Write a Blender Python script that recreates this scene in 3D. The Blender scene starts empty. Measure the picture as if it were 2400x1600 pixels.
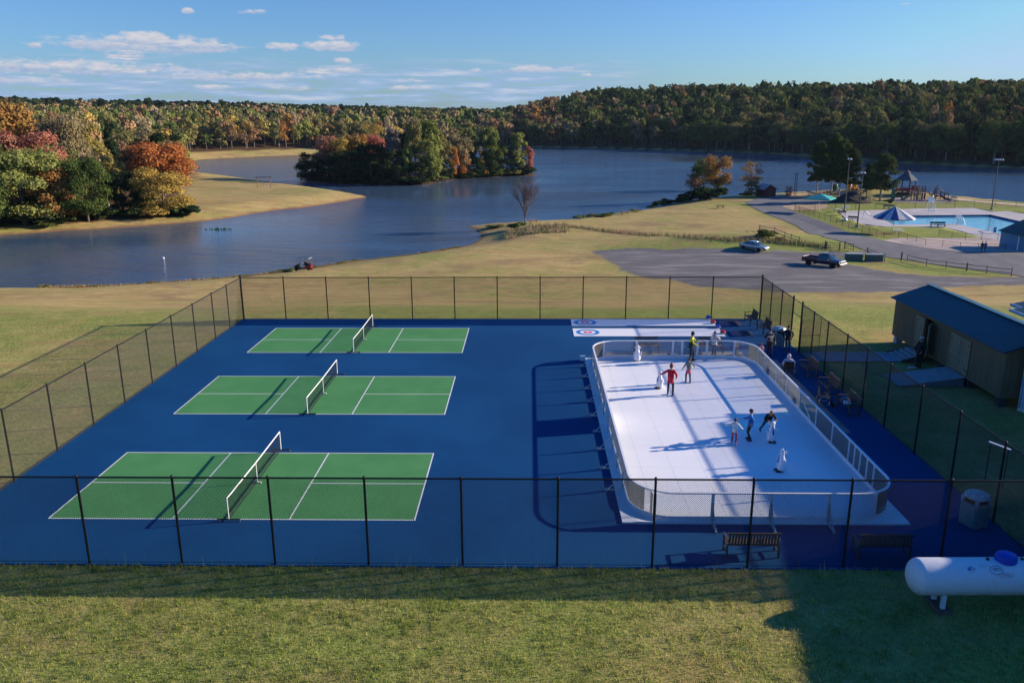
import bpy, math, random
import numpy as np
from math import sin, cos, pi, radians, atan2, hypot
from mathutils import Matrix, Vector
from mathutils.geometry import tessellate_polygon
random.seed(7)
RNG = np.random.default_rng(7)
scn = bpy.context.scene
COL = scn.collection
PI = math.pi

# ---------------------------------------------------------------- camera
CX, CY, CZ = 17.495, -26.54, 13.979
PITCH, YAW, ROLL, FPX = 0.268, -0.0212, -0.005, 1909.86

def cam_axes():
    cy, sy, cp, sp, cr, sr = cos(YAW), sin(YAW), cos(PITCH), sin(PITCH), cos(ROLL), sin(ROLL)
    f = np.array([sy*cp, cy*cp, -sp]); r = np.array([cy, -sy, 0.0]); u = np.cross(r, f)
    return r*cr+u*sr, -r*sr+u*cr, f
RT, UP, FW = cam_axes()
cam_d = bpy.data.cameras.new('camera')
cam = bpy.data.objects.new('camera', cam_d)
COL.objects.link(cam)
cam_d.sensor_width = 36.0
cam_d.lens = FPX/2400*36
cam_d.clip_start = 0.5
cam_d.clip_end = 6000
M = Matrix(((RT[0], UP[0], -FW[0], CX), (RT[1], UP[1], -FW[1], CY), (RT[2], UP[2], -FW[2], CZ), (0, 0, 0, 1)))
cam.matrix_world = M
scn.camera = cam

# ---------------------------------------------------------------- light
SUN = Vector((3.03, 0.61, 1.0)).normalized()      # direction towards the sun
SUN_EL = math.asin(SUN.z)
SUN_AZ = atan2(SUN.x, SUN.y)
sun_d = bpy.data.lights.new('sun', 'SUN')
sun_d.energy = 4.9
sun_d.angle = radians(0.55)
sun_d.color = (1.0, 0.845, 0.67)
sun = bpy.data.objects.new('sun', sun_d)
COL.objects.link(sun)
sun.rotation_euler = SUN.to_track_quat('Z', 'Y').to_euler()
sun.location = (60, 10, 40)

scn.view_settings.view_transform = 'Standard'
scn.view_settings.look = 'None'
scn.view_settings.gamma = 1.0
scn.view_settings.exposure = 0.90
scn.render.engine = 'CYCLES'
scn.cycles.max_bounces = 6
scn.cycles.transparent_max_bounces = 24
scn.cycles.caustics_reflective = False
scn.cycles.caustics_refractive = False

# ---------------------------------------------------------------- node helpers
class NT:
    def __init__(s, nt):
        s.nt = nt; s.N = nt.nodes; s.L = nt.links
    def n(s, typ, **kw):
        nd = s.N.new(typ)
        for k, v in kw.items():
            if k.startswith('i_'):
                nd.inputs[k[2:].replace('_', ' ')].default_value = v
            else:
                setattr(nd, k, v)
        return nd
    def l(s, a, b):
        s.L.new(a, b)
    def val(s, x, inp):
        if isinstance(x, (int, float)):
            inp.default_value = x
        else:
            s.l(x, inp)
    def m(s, op, a, b=0.0, c=0.0, clamp=False):
        nd = s.N.new('ShaderNodeMath'); nd.operation = op; nd.use_clamp = clamp
        s.val(a, nd.inputs[0]); s.val(b, nd.inputs[1]); s.val(c, nd.inputs[2])
        return nd.outputs[0]
    def mix(s, f, a, b, mode='MIX'):
        nd = s.N.new('ShaderNodeMix'); nd.data_type = 'RGBA'; nd.blend_type = mode
        s.val(f, nd.inputs[0])
        for x, i in ((a, nd.inputs[6]), (b, nd.inputs[7])):
            if isinstance(x, (tuple, list)):
                i.default_value = (*x[:3], 1)
            else:
                s.l(x, i)
        return nd.outputs[2]
    def noise(s, vec, scale, detail=3, rough=.55, dist=0.0):
        nd = s.N.new('ShaderNodeTexNoise')
        if vec is not None: s.l(vec, nd.inputs['Vector'])
        nd.inputs['Scale'].default_value = scale; nd.inputs['Detail'].default_value = detail
        nd.inputs['Roughness'].default_value = rough; nd.inputs['Distortion'].default_value = dist
        return nd.outputs[0]
    def ramp(s, x, a, b):
        nd = s.N.new('ShaderNodeMapRange'); nd.interpolation_type = 'SMOOTHSTEP'
        s.l(x, nd.inputs[0]); nd.inputs[1].default_value = a; nd.inputs[2].default_value = b
        return nd.outputs[0]
    def scalevec(s, vec, v):
        nd = s.N.new('ShaderNodeMapping'); s.l(vec, nd.inputs[0]); nd.inputs['Scale'].default_value = v
        return nd.outputs[0]

# ---------------------------------------------------------------- sky
world = bpy.data.worlds.new('World'); scn.world = world; world.use_nodes = True
w = NT(world.node_tree)
bg = w.N['Background']
sky = w.n('ShaderNodeTexSky'); sky.sky_type = 'NISHITA'; sky.sun_disc = False
sky.sun_elevation = SUN_EL; sky.sun_rotation = SUN_AZ
sky.air_density = 1.0; sky.dust_density = 0.6; sky.ozone_density = 2.0; sky.altitude = 50
hs = w.n('ShaderNodeHueSaturation', i_Saturation=1.12, i_Value=1.0); w.l(sky.outputs[0], hs.inputs['Color'])
tc = w.n('ShaderNodeTexCoord')
sep = w.n('ShaderNodeSeparateXYZ'); w.l(tc.outputs['Generated'], sep.inputs[0])
hyp = w.m('SQRT', w.m('ADD', w.m('MULTIPLY', sep.outputs[0], sep.outputs[0]), w.m('MULTIPLY', sep.outputs[1], sep.outputs[1])))
az = w.m('ARCTAN2', sep.outputs[0], sep.outputs[1])
el = w.m('ARCTAN2', sep.outputs[2], hyp)
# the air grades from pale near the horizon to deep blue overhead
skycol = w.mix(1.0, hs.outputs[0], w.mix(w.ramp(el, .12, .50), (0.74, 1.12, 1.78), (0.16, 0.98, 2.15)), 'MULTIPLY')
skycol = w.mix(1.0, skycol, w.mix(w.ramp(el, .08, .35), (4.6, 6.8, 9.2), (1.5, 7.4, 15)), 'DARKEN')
def azel(sx, sy, sz=0.0):
    cb = w.n('ShaderNodeCombineXYZ'); w.l(w.m('MULTIPLY', az, sx), cb.inputs[0]); w.l(w.m('MULTIPLY', el, sy), cb.inputs[1]); cb.inputs[2].default_value = sz
    return cb.outputs[0]
# cloud banks (azimuth, elevation, half width, half height, strength), in radians of sky
BANK = [(-0.4142, 0.0745, 0.105, 0.0125, 1.1), (-0.5, 0.0500, 0.13, 0.010, 0.8), (-0.33, 0.0440, 0.10, 0.007, 0.7), (-0.439, 0.0636, 0.0245, 0.0054, 1.0), (-0.4188, 0.0821, 0.032, 0.0086, 1.25), (-0.375, 0.077, 0.03, 0.007, 1.1), (-0.2802, 0.076, 0.0175, 0.0077, 1.0), (-0.2246, 0.077, 0.034, 0.009, 1.25), (-0.2233, 0.0872, 0.0141, 0.0039, 0.7), (-0.3748, 0.1106, 0.0075, 0.004, 0.85), (-0.3063, 0.1121, 0.014, 0.0036, 0.5), (-0.5236, 0.0717, 0.0072, 0.0037, 0.7), (-0.5369, 0.0527, 0.0465, 0.0074, 0.7), (-0.4589, 0.0496, 0.0175, 0.0044, 0.8), (-0.2194, 0.0515, 0.0436, 0.0047, 1.0), (-0.2143, 0.0621, 0.0103, 0.0047, 0.9), (-0.3559, 0.033, 0.0214, 0.004, 0.9), (-0.0618, 0.052, 0.008, 0.0032, 0.8), (0.005, 0.0531, 0.0454, 0.0053, 0.9), (0.0688, 0.0465, 0.0079, 0.0032, 0.7), (-0.14, 0.0331, 0.025, 0.0037, 0.7), (-0.1335, 0.0411, 0.0185, 0.0032, 0.6), (0.4035, 0.1108, 0.0055, 0.0024, 0.5), (-0.2677, 0.0324, 0.0327, 0.0036, 0.6), (-0.5369, 0.0379, 0.0465, 0.0056, 0.55)]
nb = w.noise(azel(55, 130), 1.0, 6, .62)
nb2 = w.noise(azel(55, 130, .0), 1.0, 6, .62)
tot = None; lowf = None
for a, e, sa, se, k in BANK:
    da = w.m('DIVIDE', w.m('SUBTRACT', az, a), sa); de = w.m('DIVIDE', w.m('SUBTRACT', el, e), se)
    # flat bottoms: squeeze below centre
    de2 = w.m('MULTIPLY', de, w.m('ADD', 1.0, w.m('MULTIPLY', w.m('LESS_THAN', de, 0.0), 0.7)))
    q = w.m('MULTIPLY', w.m('SUBTRACT', 1.0, w.m('ADD', w.m('MULTIPLY', da, da), w.m('MULTIPLY', de2, de2))), k)
    q = w.m('MAXIMUM', q, -1.0)
    tot = q if tot is None else w.m('MAXIMUM', tot, q)
    gl = w.m('MULTIPLY', w.m('GREATER_THAN', q, -.6), w.m('MULTIPLY', de, 0.5))
    lowf = gl if lowf is None else w.m('ADD', lowf, gl)
cum = w.ramp(w.m('ADD', tot, w.m('MULTIPLY', w.m('SUBTRACT', nb, .5), 3.4)), -.12, .85)
# streaky stratus band near the horizon
ns = w.noise(azel(14, 150, 3.0), 1.0, 5, .6)
band = w.m('MULTIPLY', w.ramp(el, .004, .022), w.m('SUBTRACT', 1.0, w.ramp(el, .045, .075)))
azm = w.m('SUBTRACT', 1.0, w.ramp(az, .02, .19))
st = w.m('MULTIPLY', w.m('MULTIPLY', band, azm), w.ramp(ns, .33, .56))
st = w.m('MULTIPLY', st, .95)
warm = w.m('ADD', w.ramp(lowf, -.25, .35), 0.0)
nfine = w.noise(azel(90, 200, 9.0), 1.0, 4, .6)
shade = w.m('ADD', w.m('MULTIPLY', warm, .65), w.m('MULTIPLY', w.ramp(nfine, .35, .65), .35))
ccol = w.mix(shade, (3.6, 4.8, 7.0), (7.6, 7.3, 7.6))
scol = w.mix(w.ramp(ns, .48, .72), (3.2, 4.9, 7.6), (6.0, 6.7, 7.9))
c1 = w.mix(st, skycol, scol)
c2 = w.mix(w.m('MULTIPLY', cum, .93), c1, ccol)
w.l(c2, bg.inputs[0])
bg.inputs[1].default_value = 0.05

# ---------------------------------------------------------------- materials
MATS = {}
def pr(nt):
    return nt.nodes['Principled BSDF']
def mat(name, col, rough=.75, col2=None, scale=3.0, bump=0.0, bscale=40.0, metal=0.0, spec=.35, lo=.35, hi=.65, stretch=None, coat=0.0, emit=None, alpha=None, detail=4):
    if name in MATS: return MATS[name]
    m = bpy.data.materials.new(name); m.use_nodes = True
    t = NT(m.node_tree); p = pr(m.node_tree)
    p.inputs['Roughness'].default_value = rough; p.inputs['Metallic'].default_value = metal
    p.inputs['Specular IOR Level'].default_value = spec; p.inputs['Coat Weight'].default_value = coat
    p.inputs['Base Color'].default_value = (*col, 1)
    tcn = t.n('ShaderNodeTexCoord'); v = tcn.outputs['Object']
    if stretch: v = t.scalevec(v, stretch)
    c2_ = col2 if col2 else tuple(c*.8 for c in col)
    f = t.ramp(t.noise(v, scale, detail, .6), lo, hi)
    t.l(t.mix(f, col, c2_), p.inputs['Base Color'])
    if bump:
        b = t.n('ShaderNodeBump', i_Strength=min(bump, 1.0), i_Distance=.02); t.l(t.noise(v, bscale, 3), b.inputs['Height']); t.l(b.outputs[0], p.inputs['Normal'])
    if emit:
        p.inputs['Emission Color'].default_value = (*emit[:3], 1); p.inputs['Emission Strength'].default_value = emit[3]
    if alpha is not None: p.inputs['Alpha'].default_value = alpha
    MATS[name] = m
    return m

# ---------------------------------------------------------------- object helpers
def new_obj(name, data, parent=None):
    o = bpy.data.objects.new(name, data); COL.objects.link(o)
    if parent is not None: o.parent = parent
    return o
def tag(o, label=None, cat=None, group=None, kind=None):
    if label: o['label'] = label
    if cat: o['category'] = cat
    if group: o['group'] = group
    if kind: o['kind'] = kind
    return o
def thing(name, label, cat, loc=(0, 0, 0), rz=0.0, group=None, tilt=None):
    o = bpy.data.objects.new(name, None); COL.objects.link(o)
    o.location = loc; o.rotation_euler = (0, 0, rz); o.empty_display_size = .3
    return tag(o, label, cat, group)
def copy_tree(o, parent=None):
    c = o.copy(); COL.objects.link(c); c.parent = parent
    for ch in list(o.children): copy_tree(ch, c)
    return c

class MB:
    """collects shapes, builds one mesh object"""
    def __init__(s): s.v = []; s.f = []; s.mi = []; s.cur = 0; s.T = None
    def add(s, vs, fs):
        k = len(s.v)
        if s.T is not None: vs = [tuple(s.T @ Vector(p)) for p in vs]
        s.v += [tuple(p) for p in vs]; s.f += [tuple(i+k for i in f) for f in fs]; s.mi += [s.cur]*len(fs)
        return s
    def box(s, c, d, rz=0.0, R=None, taper=1.0):
        x, y, z = d[0]/2, d[1]/2, d[2]/2
        vs = [Vector((sx*x*(taper if sz > 0 else 1), sy*y*(taper if sz > 0 else 1), sz*z)) for sz in (-1, 1) for sx, sy in ((-1, -1), (1, -1), (1, 1), (-1, 1))]
        RM = R if R is not None else Matrix.Rotation(rz, 3, 'Z')
        return s.add([RM @ p + Vector(c) for p in vs], [(3, 2, 1, 0), (4, 5, 6, 7), (0, 1, 5, 4), (1, 2, 6, 5), (2, 3, 7, 6), (3, 0, 4, 7)])
    def tube(s, pts, r, n=8, caps=True):
        P = [Vector(p) for p in pts]; rr = r if isinstance(r, (list, tuple)) else [r]*len(P)
        vs = []; fs = []; prev = None
        for i, p in enumerate(P):
            a = P[max(i-1, 0)]; b = P[min(i+1, len(P)-1)]
            t = (b-a); t = t.normalized() if t.length > 1e-9 else Vector((0, 0, 1))
            ref = prev if prev is not None else (Vector((0, 0, 1)) if abs(t.z) < .9 else Vector((1, 0, 0)))
            u = ref - t*ref.dot(t)
            if u.length < 1e-6: u = t.orthogonal()
            u.normalize(); v = t.cross(u); prev = u
            for k in range(n):
                a_ = 2*PI*(k+.5)/n; vs.append(p+(u*cos(a_)+v*sin(a_))*rr[i])
        for i in range(len(P)-1):
            for k in range(n):
                fs.append((i*n+k, i*n+(k+1) % n, (i+1)*n+(k+1) % n, (i+1)*n+k))
        if caps: fs += [tuple(range(n-1, -1, -1)), tuple((len(P)-1)*n+k for k in range(n))]
        return s.add(vs, fs)
    def lathe(s, prof, c=(0, 0, 0), n=16, sx=1.0, sy=1.0, R=None):
        vs = []; fs = []
        for r, z in prof:
            for k in range(n):
                a = 2*PI*k/n; p = Vector((r*cos(a)*sx, r*sin(a)*sy, z))
                if R is not None: p = R @ p
                vs.append(p+Vector(c))
        for i in range(len(prof)-1):
            for k in range(n): fs.append((i*n+k, i*n+(k+1) % n, (i+1)*n+(k+1) % n, (i+1)*n+k))
        fs += [tuple(range(n-1, -1, -1)), tuple((len(prof)-1)*n+k for k in range(n))]
        return s.add(vs, fs)
    def ball(s, c, r, n=12, m=8, R=None):
        rx, ry, rz_ = r if isinstance(r, (list, tuple)) else (r, r, r)
        vs = []; fs = []
        for i in range(m+1):
            t = PI*i/m
            for k in range(n):
                a = 2*PI*k/n; p = Vector((rx*sin(t)*cos(a), ry*sin(t)*sin(a), -rz_*cos(t)))
                if R is not None: p = R @ p
                vs.append(p+Vector(c))
        for i in range(m):
            for k in range(n): fs.append((i*n+k, i*n+(k+1) % n, (i+1)*n+(k+1) % n, (i+1)*n+k))
        return s.add(vs, fs)
    def prism(s, poly, z0, z1):
        n = len(poly); vs = [(x, y, z0) for x, y in poly]+[(x, y, z1) for x, y in poly]
        fs = [tuple(range(n-1, -1, -1)), tuple(range(n, 2*n))]+[(i, (i+1) % n, n+(i+1) % n, n+i) for i in range(n)]
        return s.add(vs, fs)
    def extr(s, prof, y0, y1, sc1=1.0):
        """profile in x-z, extruded along y"""
        n = len(prof); vs = [(x, y0, z) for x, z in prof]+[(x, y1, z) for x, z in prof]
        fs = [tuple(range(n)), tuple(range(2*n-1, n-1, -1))]+[(i, n+i, n+(i+1) % n, (i+1) % n) for i in range(n)]
        return s.add(vs, fs)
    def quad(s, a, b, c, d): return s.add([a, b, c, d], [(0, 1, 2, 3)])
    def build(s, name, mats, parent=None, smooth=False, bevel=0.0):
        me = bpy.data.meshes.new(name); me.from_pydata([tuple(p) for p in s.v], [], s.f)
        ml = mats if isinstance(mats, (list, tuple)) else [mats]
        for m_ in ml: me.materials.append(m_)
        if len(ml) > 1: me.polygons.foreach_set('material_index', s.mi)
        if smooth:
            me.polygons.foreach_set('use_smooth', [True]*len(me.polygons))
        me.update()
        o = new_obj(name, me, parent)
        if smooth is True or smooth == 'auto':
            try: me.set_sharp_from_angle(angle=radians(42))
            except Exception: pass
        if bevel:
            b = o.modifiers.new('bevel', 'BEVEL'); b.width = bevel; b.segments = 2; b.limit_method = 'ANGLE'
        return o

# ---------------------------------------------------------------- the ground model
ZW = -9.0        # lake level
def rays(u, v):
    d = FW*FPX+RT*(u-1200)-UP*(v-800); return d/np.linalg.norm(d)
def atz(u, v, z):
    d = rays(u, v); t = (z-CZ)/d[2]; return (CX+d[0]*t, CY+d[1]*t)
def zs(pts, z=ZW): return [atz(u, v, z) for u, v in pts]
LAKE = zs([(-700, 700), (-300, 685), (0, 674), (200, 675), (306, 668), (459, 658), (571, 649), (684, 635), (735, 629), (816, 615), (918, 604), (1020, 590),
           (1082, 579), (1112, 569), (1125, 556), (1122, 544), (1105, 536), (1090, 531), (1140, 526), (1190, 524), (1260, 521), (1316, 518), (1380, 510), (1428, 502), (1500, 493),
           (1541, 487), (1590, 475), (1650, 467), (1730, 461), (1790, 458), (1850, 455), (1902, 452), (2030, 449), (2110, 452), (2183, 459), (2234, 464),
           (2320, 472), (2400, 479), (2600, 497), (2900, 520),
           (2900, 425), (2600, 408), (2400, 397), (2250, 390), (2106, 383), (1902, 369), (1800, 361), (1659, 356), (1455, 350), (1251, 346), (1150, 345), (1050, 350),
           (900, 356), (714, 364), (578, 369), (480, 374), (440, 380), (425, 392), (445, 402), (469, 406), (530, 412), (578, 419), (640, 428), (714, 437), (800, 449),
           (864, 461), (802, 473), (700, 489), (663, 491), (600, 500), (544, 510), (480, 519), (442, 522), (306, 532), (200, 539), (136, 542), (0, 552), (-300, 575), (-700, 600)])
ISLE = zs([(702, 422), (740, 427), (776, 429), (850, 432), (904, 434), (998, 434), (1032, 426), (1083, 418.5), (1185, 413), (1240, 411.5), (1267, 410), (1240, 406),
           (1180, 402), (1000, 399), (850, 400), (740, 405), (708, 414)])
POND = [np.array(LAKE), np.array(ISLE)]
def sdist(x, y):
    """signed distance to the shoreline, positive on land"""
    x = np.asarray(x, float); y = np.asarray(y, float); sh = x.shape; x = x.ravel(); y = y.ravel()
    best = np.full(x.shape, 1e18); ins = np.zeros(x.shape, bool)
    for P in POND:
        A = P; B = np.roll(P, -1, 0)
        for (ax, ay), (bx, by) in zip(A, B):
            ex, ey = bx-ax, by-ay
            t = np.clip(((x-ax)*ex+(y-ay)*ey)/(ex*ex+ey*ey+1e-12), 0, 1)
            best = np.minimum(best, (x-ax-t*ex)**2+(y-ay-t*ey)**2)
            c = ((ay > y) != (by > y)) & (x < ex*(y-ay)/(ey+1e-15)+ax)
            ins ^= c
    r = np.sqrt(best); r[ins] *= -1
    return r.reshape(sh)
def sstep(x, a, b):
    t = np.clip((x-a)/(b-a), 0, 1); return t*t*(3-2*t)
DECKPX = [(1966, 496), (2004, 494), (2144, 489), (2280, 487), (2323, 496), (2361, 495), (2400, 501), (2560, 516), (2560, 590), (2400, 568), (2376, 563), (2320, 563), (2254, 542),
          (2208, 532), (2075, 531), (2017, 524), (1979, 509)]
ZP = -7.28
DECK = zs(DECKPX, ZP)
def polysd(P, x, y):
    best = np.full(x.shape, 1e18); ins = np.zeros(x.shape, bool); P = np.array(P)
    for (ax, ay), (bx, by) in zip(P, np.roll(P, -1, 0)):
        ex, ey = bx-ax, by-ay
        t = np.clip(((x-ax)*ex+(y-ay)*ey)/(ex*ex+ey*ey+1e-12), 0, 1)
        best = np.minimum(best, (x-ax-t*ex)**2+(y-ay-t*ey)**2)
        ins ^= ((ay > y) != (by > y)) & (x < ex*(y-ay)/(ey+1e-15)+ax)
    r = np.sqrt(best); r[~ins] *= -1; return r
def height(x, y, raw=False):
    x = np.asarray(x, float); y = np.asarray(y, float)
    s = sdist(x, y); d = np.hypot(x-CX, y-CY); a = (x-CX)/np.maximum(y-CY, 1.0)
    z = np.interp(y, [31.5, 36, 64, 74, 110, 135, 1e4], [-.03, -.5, -5.9, -6.6, -7.25, -7.4, -7.4])
    # small knoll between the lot and the shore, and the gully in front of it
    z = z+1.3*np.exp(-(((x-58)/22)**2+((y-116)/9)**2))
    z = z+.5*np.exp(-(((x-41)/14)**2+((y-112)/6)**2))
    z = z+1.6*np.exp(-(((x+62)/40)**2+((y-150)/16)**2))
    z = z+np.where(y > 34, .18*np.sin(x*.11+y*.07)*np.sin(y*.09-x*.05), 0)
    far = sstep(d, 360, 1250)
    left = 1-sstep(a, -.03, .04)
    z = z+left*(far*np.interp(a, [-.62, -.35, -.1, 0], [27, 22, 14, 10])+sstep(d, 300, 420)*2)*sstep(s, 0, 60)
    z = z+sstep(a, -.05, .04)*np.where(d > 250, np.interp(a, [-.05, .03, .08, .2, .45, .6], [10, 17, 26, 27, 24, 21])*sstep(s, 3, 150)+9*sstep(s, 120, 500), 0)
    dam = sstep(a, -.46, -.40)*(1-sstep(a, -.26, -.2))*(d > 340)
    z = z+dam*2.6*sstep(s, 1, 9)*(1-sstep(s, 18, 34))
    cap = ZW+.06+.16*np.maximum(s, 0)
    z = np.where(s > 0, np.minimum(z, cap), ZW-.05-np.minimum(2.5, -s*.22))
    if not raw:
        ds = polysd(DECK, x.ravel(), y.ravel()).reshape(x.shape)
        z = np.where(ds > 0, ZP-1.9*sstep(ds, .3, 1.6), z)
        near = (ds <= 0) & (ds > -12)
        z = np.where(near, ZP-.05+(z-ZP+.05)*sstep(-ds, 1.5, 12), z)
    return z
def hz(x, y): return float(height(np.array([x]), np.array([y]))[0])
_T = np.concatenate([np.geomspace(14, 2500, 1400)])
def G(u, v, lift=0.0):
    """ground point seen at a place of the photograph (survey of positions)"""
    d = rays(u, v); X = CX+d[0]*_T; Y = CY+d[1]*_T; Z = CZ+d[2]*_T
    k = Z < height(X, Y, raw=True)+lift
    if not k.any(): i = len(_T)-1
    else: i = int(np.argmax(k))
    return (float(X[i]), float(Y[i]), float(height(X[i:i+1], Y[i:i+1])[0]))

# ================================================================ SETTING
def axis(segs):
    out = [segs[0][0]]
    for a, b, st in segs:
        n = max(1, int(round((b-a)/st))); out += list(np.linspace(a, b, n+1)[1:])
    return np.array(out)
gx = axis([(-1700, -700, 90), (-700, -260, 22), (-260, -90, 6), (-90, 130, 1.7), (130, 300, 5), (300, 700, 22), (700, 1900, 90)])
gy = axis([(-90, -15, 15), (-15, 62, 3.5), (62, 190, 1.7), (190, 420, 4), (420, 760, 9), (760, 2600, 60)])
GXX, GYY = np.meshgrid(gx, gy)
GZZ = height(GXX, GYY)
GS = sdist(GXX, GYY)
def grid_mesh(name, X, Y, Z, m):
    ny, nx = X.shape
    co = np.stack([X, Y, Z], -1).reshape(-1, 3)
    i = np.arange(ny*nx).reshape(ny, nx)
    q = np.stack([i[:-1, :-1], i[:-1, 1:], i[1:, 1:], i[1:, :-1]], -1).reshape(-1, 4)
    me = bpy.data.meshes.new(name); me.vertices.add(len(co)); me.vertices.foreach_set('co', co.ravel())
    me.loops.add(q.size); me.loops.foreach_set('vertex_index', q.ravel())
    me.polygons.add(len(q)); me.polygons.foreach_set('loop_start', np.arange(0, q.size, 4)); me.polygons.foreach_set('loop_total', np.full(len(q), 4))
    me.polygons.foreach_set('use_smooth', np.ones(len(q), bool))
    me.materials.append(m); me.update(); me.validate()
    return me

def ground_material():
    m = bpy.data.materials.new('ground'); m.use_nodes = True; t = NT(m.node_tree); p = pr(m.node_tree)
    g = t.n('ShaderNodeNewGeometry'); P = g.outputs['Position']
    sp = t.n('ShaderNodeSeparateXYZ'); t.l(P, sp.inputs[0])
    big = t.noise(P, .055, 4, .6); mid = t.noise(P, .35, 5, .65, .4); fine = t.noise(P, 5.0, 5, .75); vf = t.noise(P, 26.0, 3, .7)
    st = t.noise(t.scalevec(P, (.16, .9, 1)), .9, 4, .6)
    green = t.mix(t.ramp(fine, .3, .7), (.16, .22, .04), (.37, .40, .095))
    tan = t.mix(t.ramp(vf, .3, .7), (.68, .53, .22), (.46, .33, .12))
    tan = t.mix(t.ramp(st, .35, .7), tan, (.47, .31, .12))
    dry = t.m('ADD', t.m('MULTIPLY', big, .9), t.m('MULTIPLY', mid, .75))
    farther = t.ramp(sp.outputs[1], 26, 44)
    k = t.m('ADD', dry, t.m('MULTIPLY', farther, .17))
    k = t.m('ADD', k, t.m('MULTIPLY', st, .32))
    k = t.m('ADD', k, t.m('MULTIPLY', t.m('SUBTRACT', fine, .5), .55))
    left = t.m('SUBTRACT', 1.0, t.ramp(sp.outputs[0], -12, 8))
    k = t.m('ADD', k, t.m('MULTIPLY', left, .05))
    # the mown pool lawn and slopes stay green
    at = t.n('ShaderNodeAttribute'); at.attribute_name = 'green'
    k = t.m('SUBTRACT', k, t.m('MULTIPLY', at.outputs['Fac'], .45))
    col = t.mix(t.ramp(k, .80, 1.30), green, tan)
    br = t.m('MULTIPLY', t.ramp(t.m('ADD', t.noise(t.scalevec(P, (.6, 1, 1)), .11, 4, .65, .5), t.m('MULTIPLY', t.m('SUBTRACT', fine, .5), .35)), .52, .66), t.m('ADD', .15, t.m('MULTIPLY', farther, .6)))
    col = t.mix(br, col, t.mix(t.ramp(vf, .3, .7), (.40, .26, .13), (.28, .18, .09)))
    lg = t.ramp(t.noise(P, .6, 5, .7, .6), .35, .68)
    col = t.mix(t.m('MULTIPLY', lg, .38), col, t.mix(.5, (0, 0, 0), col))
    m1 = t.ramp(t.noise(P, 1.9, 5, .75, .3), .40, .66); m2 = t.ramp(t.noise(t.scalevec(P, (.05, 1.0, 1)), 1.3, 4, .6), .42, .70)
    col = t.mix(t.m('MULTIPLY', m1, .42), col, t.mix(.55, (.04, .05, .01), col)); col = t.mix(t.m('MULTIPLY', m2, .30), col, (.27, .19, .085))
    # bare bank by the water
    bank = t.m('SUBTRACT', 1.0, t.ramp(t.m('ADD', sp.outputs[2], t.m('MULTIPLY', t.m('SUBTRACT', mid, .5), .8)), ZW+.08, ZW+.40))
    bank = t.m('MULTIPLY', bank, t.m('SUBTRACT', 1.0, t.ramp(sp.outputs[2], ZW+.8, ZW+1.2)))
    col = t.mix(bank, col, t.mix(t.ramp(fine, .35, .65), (.30, .17, .075), (.20, .12, .065)))
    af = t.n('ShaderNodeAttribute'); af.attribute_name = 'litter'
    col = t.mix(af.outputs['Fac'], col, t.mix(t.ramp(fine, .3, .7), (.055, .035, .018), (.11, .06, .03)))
    ag = t.n('ShaderNodeAttribute'); ag.attribute_name = 'gravel'
    gv = t.m('MULTIPLY', ag.outputs['Fac'], 1.0)
    gv = t.ramp(t.m('ADD', gv, t.m('MULTIPLY', t.m('SUBTRACT', mid, .5), .9)), .42, .62)
    grv = t.mix(t.ramp(t.noise(P, 9.0, 4, .7), .3, .7), (.105, .10, .10), (.19, .18, .175))
    col = t.mix(gv, col, t.mix(t.ramp(t.noise(t.scalevec(P, (.3, 1, 1)), .5, 4), .45, .7), grv, (.25, .235, .225)))
    t.l(col, p.inputs['Base Color']); p.inputs['Roughness'].default_value = .95; p.inputs['Specular IOR Level'].default_value = .12
    b = t.n('ShaderNodeBump', i_Strength=.8, i_Distance=.11); t.l(t.m('ADD', t.m('MULTIPLY', fine, 1.0), t.m('MULTIPLY', vf, .45)), b.inputs['Height']); t.l(b.outputs[0], p.inputs['Normal'])
    return m
GROUND = ground_material()
me = grid_mesh('ground', GXX, GYY, GZZ, GROUND)
def setattr_f(me, name, arr):
    a = me.attributes.new(name, 'FLOAT', 'POINT'); a.data.foreach_set('value', np.asarray(arr, np.float32).ravel())
D_ = np.hypot(GXX-CX, GYY-CY); A_ = (GXX-CX)/np.maximum(GYY-CY, 1)
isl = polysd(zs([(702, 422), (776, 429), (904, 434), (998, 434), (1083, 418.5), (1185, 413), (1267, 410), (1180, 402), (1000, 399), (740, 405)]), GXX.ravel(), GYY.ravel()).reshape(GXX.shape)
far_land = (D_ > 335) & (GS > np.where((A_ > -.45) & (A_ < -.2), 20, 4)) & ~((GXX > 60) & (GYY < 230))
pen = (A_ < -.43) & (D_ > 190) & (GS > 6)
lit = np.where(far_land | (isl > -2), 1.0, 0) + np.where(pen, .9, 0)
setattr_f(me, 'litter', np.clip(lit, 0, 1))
green = np.exp(-(((GXX-58)/20)**2+((GYY-104)/10)**2))*2.0 + 1.0*((GXX > 66) & (GYY > 84) & (GYY < 190))*sstep(GXX, 66, 76)
green = green + .35*np.exp(-(((GXX-24)/16)**2+((GYY-34)/4)**2)) + .1*((GXX < -20) & (GYY > 120)) + .25*(GYY < -3) + .25*((GYY > 29) & (GYY < 44)) + .15*((GXX > 34) & (GYY > 22) & (GYY < 60)) - .2*((GXX > 34) & (GYY <= 22))
setattr_f(me, 'green', green)
LOT = [(1388, 589), (1445, 583), (1580, 583), (1707, 584), (1809, 588), (1886, 591), (1960, 590), (1990, 593), (2037, 588), (2045, 597), (1967, 604), (1990, 620), (2095, 639), (2154, 647), (2294, 650), (2400, 650), (2480, 652),
       (2480, 668), (2400, 668), (2247, 673), (2095, 685), (1943, 686), (1850, 687), (1771, 681), (1669, 675), (1567, 658), (1503, 650), (1465, 642), (1452, 627), (1409, 605)]
LOTW = [G(u, v)[:2] for u, v in LOT]
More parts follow.
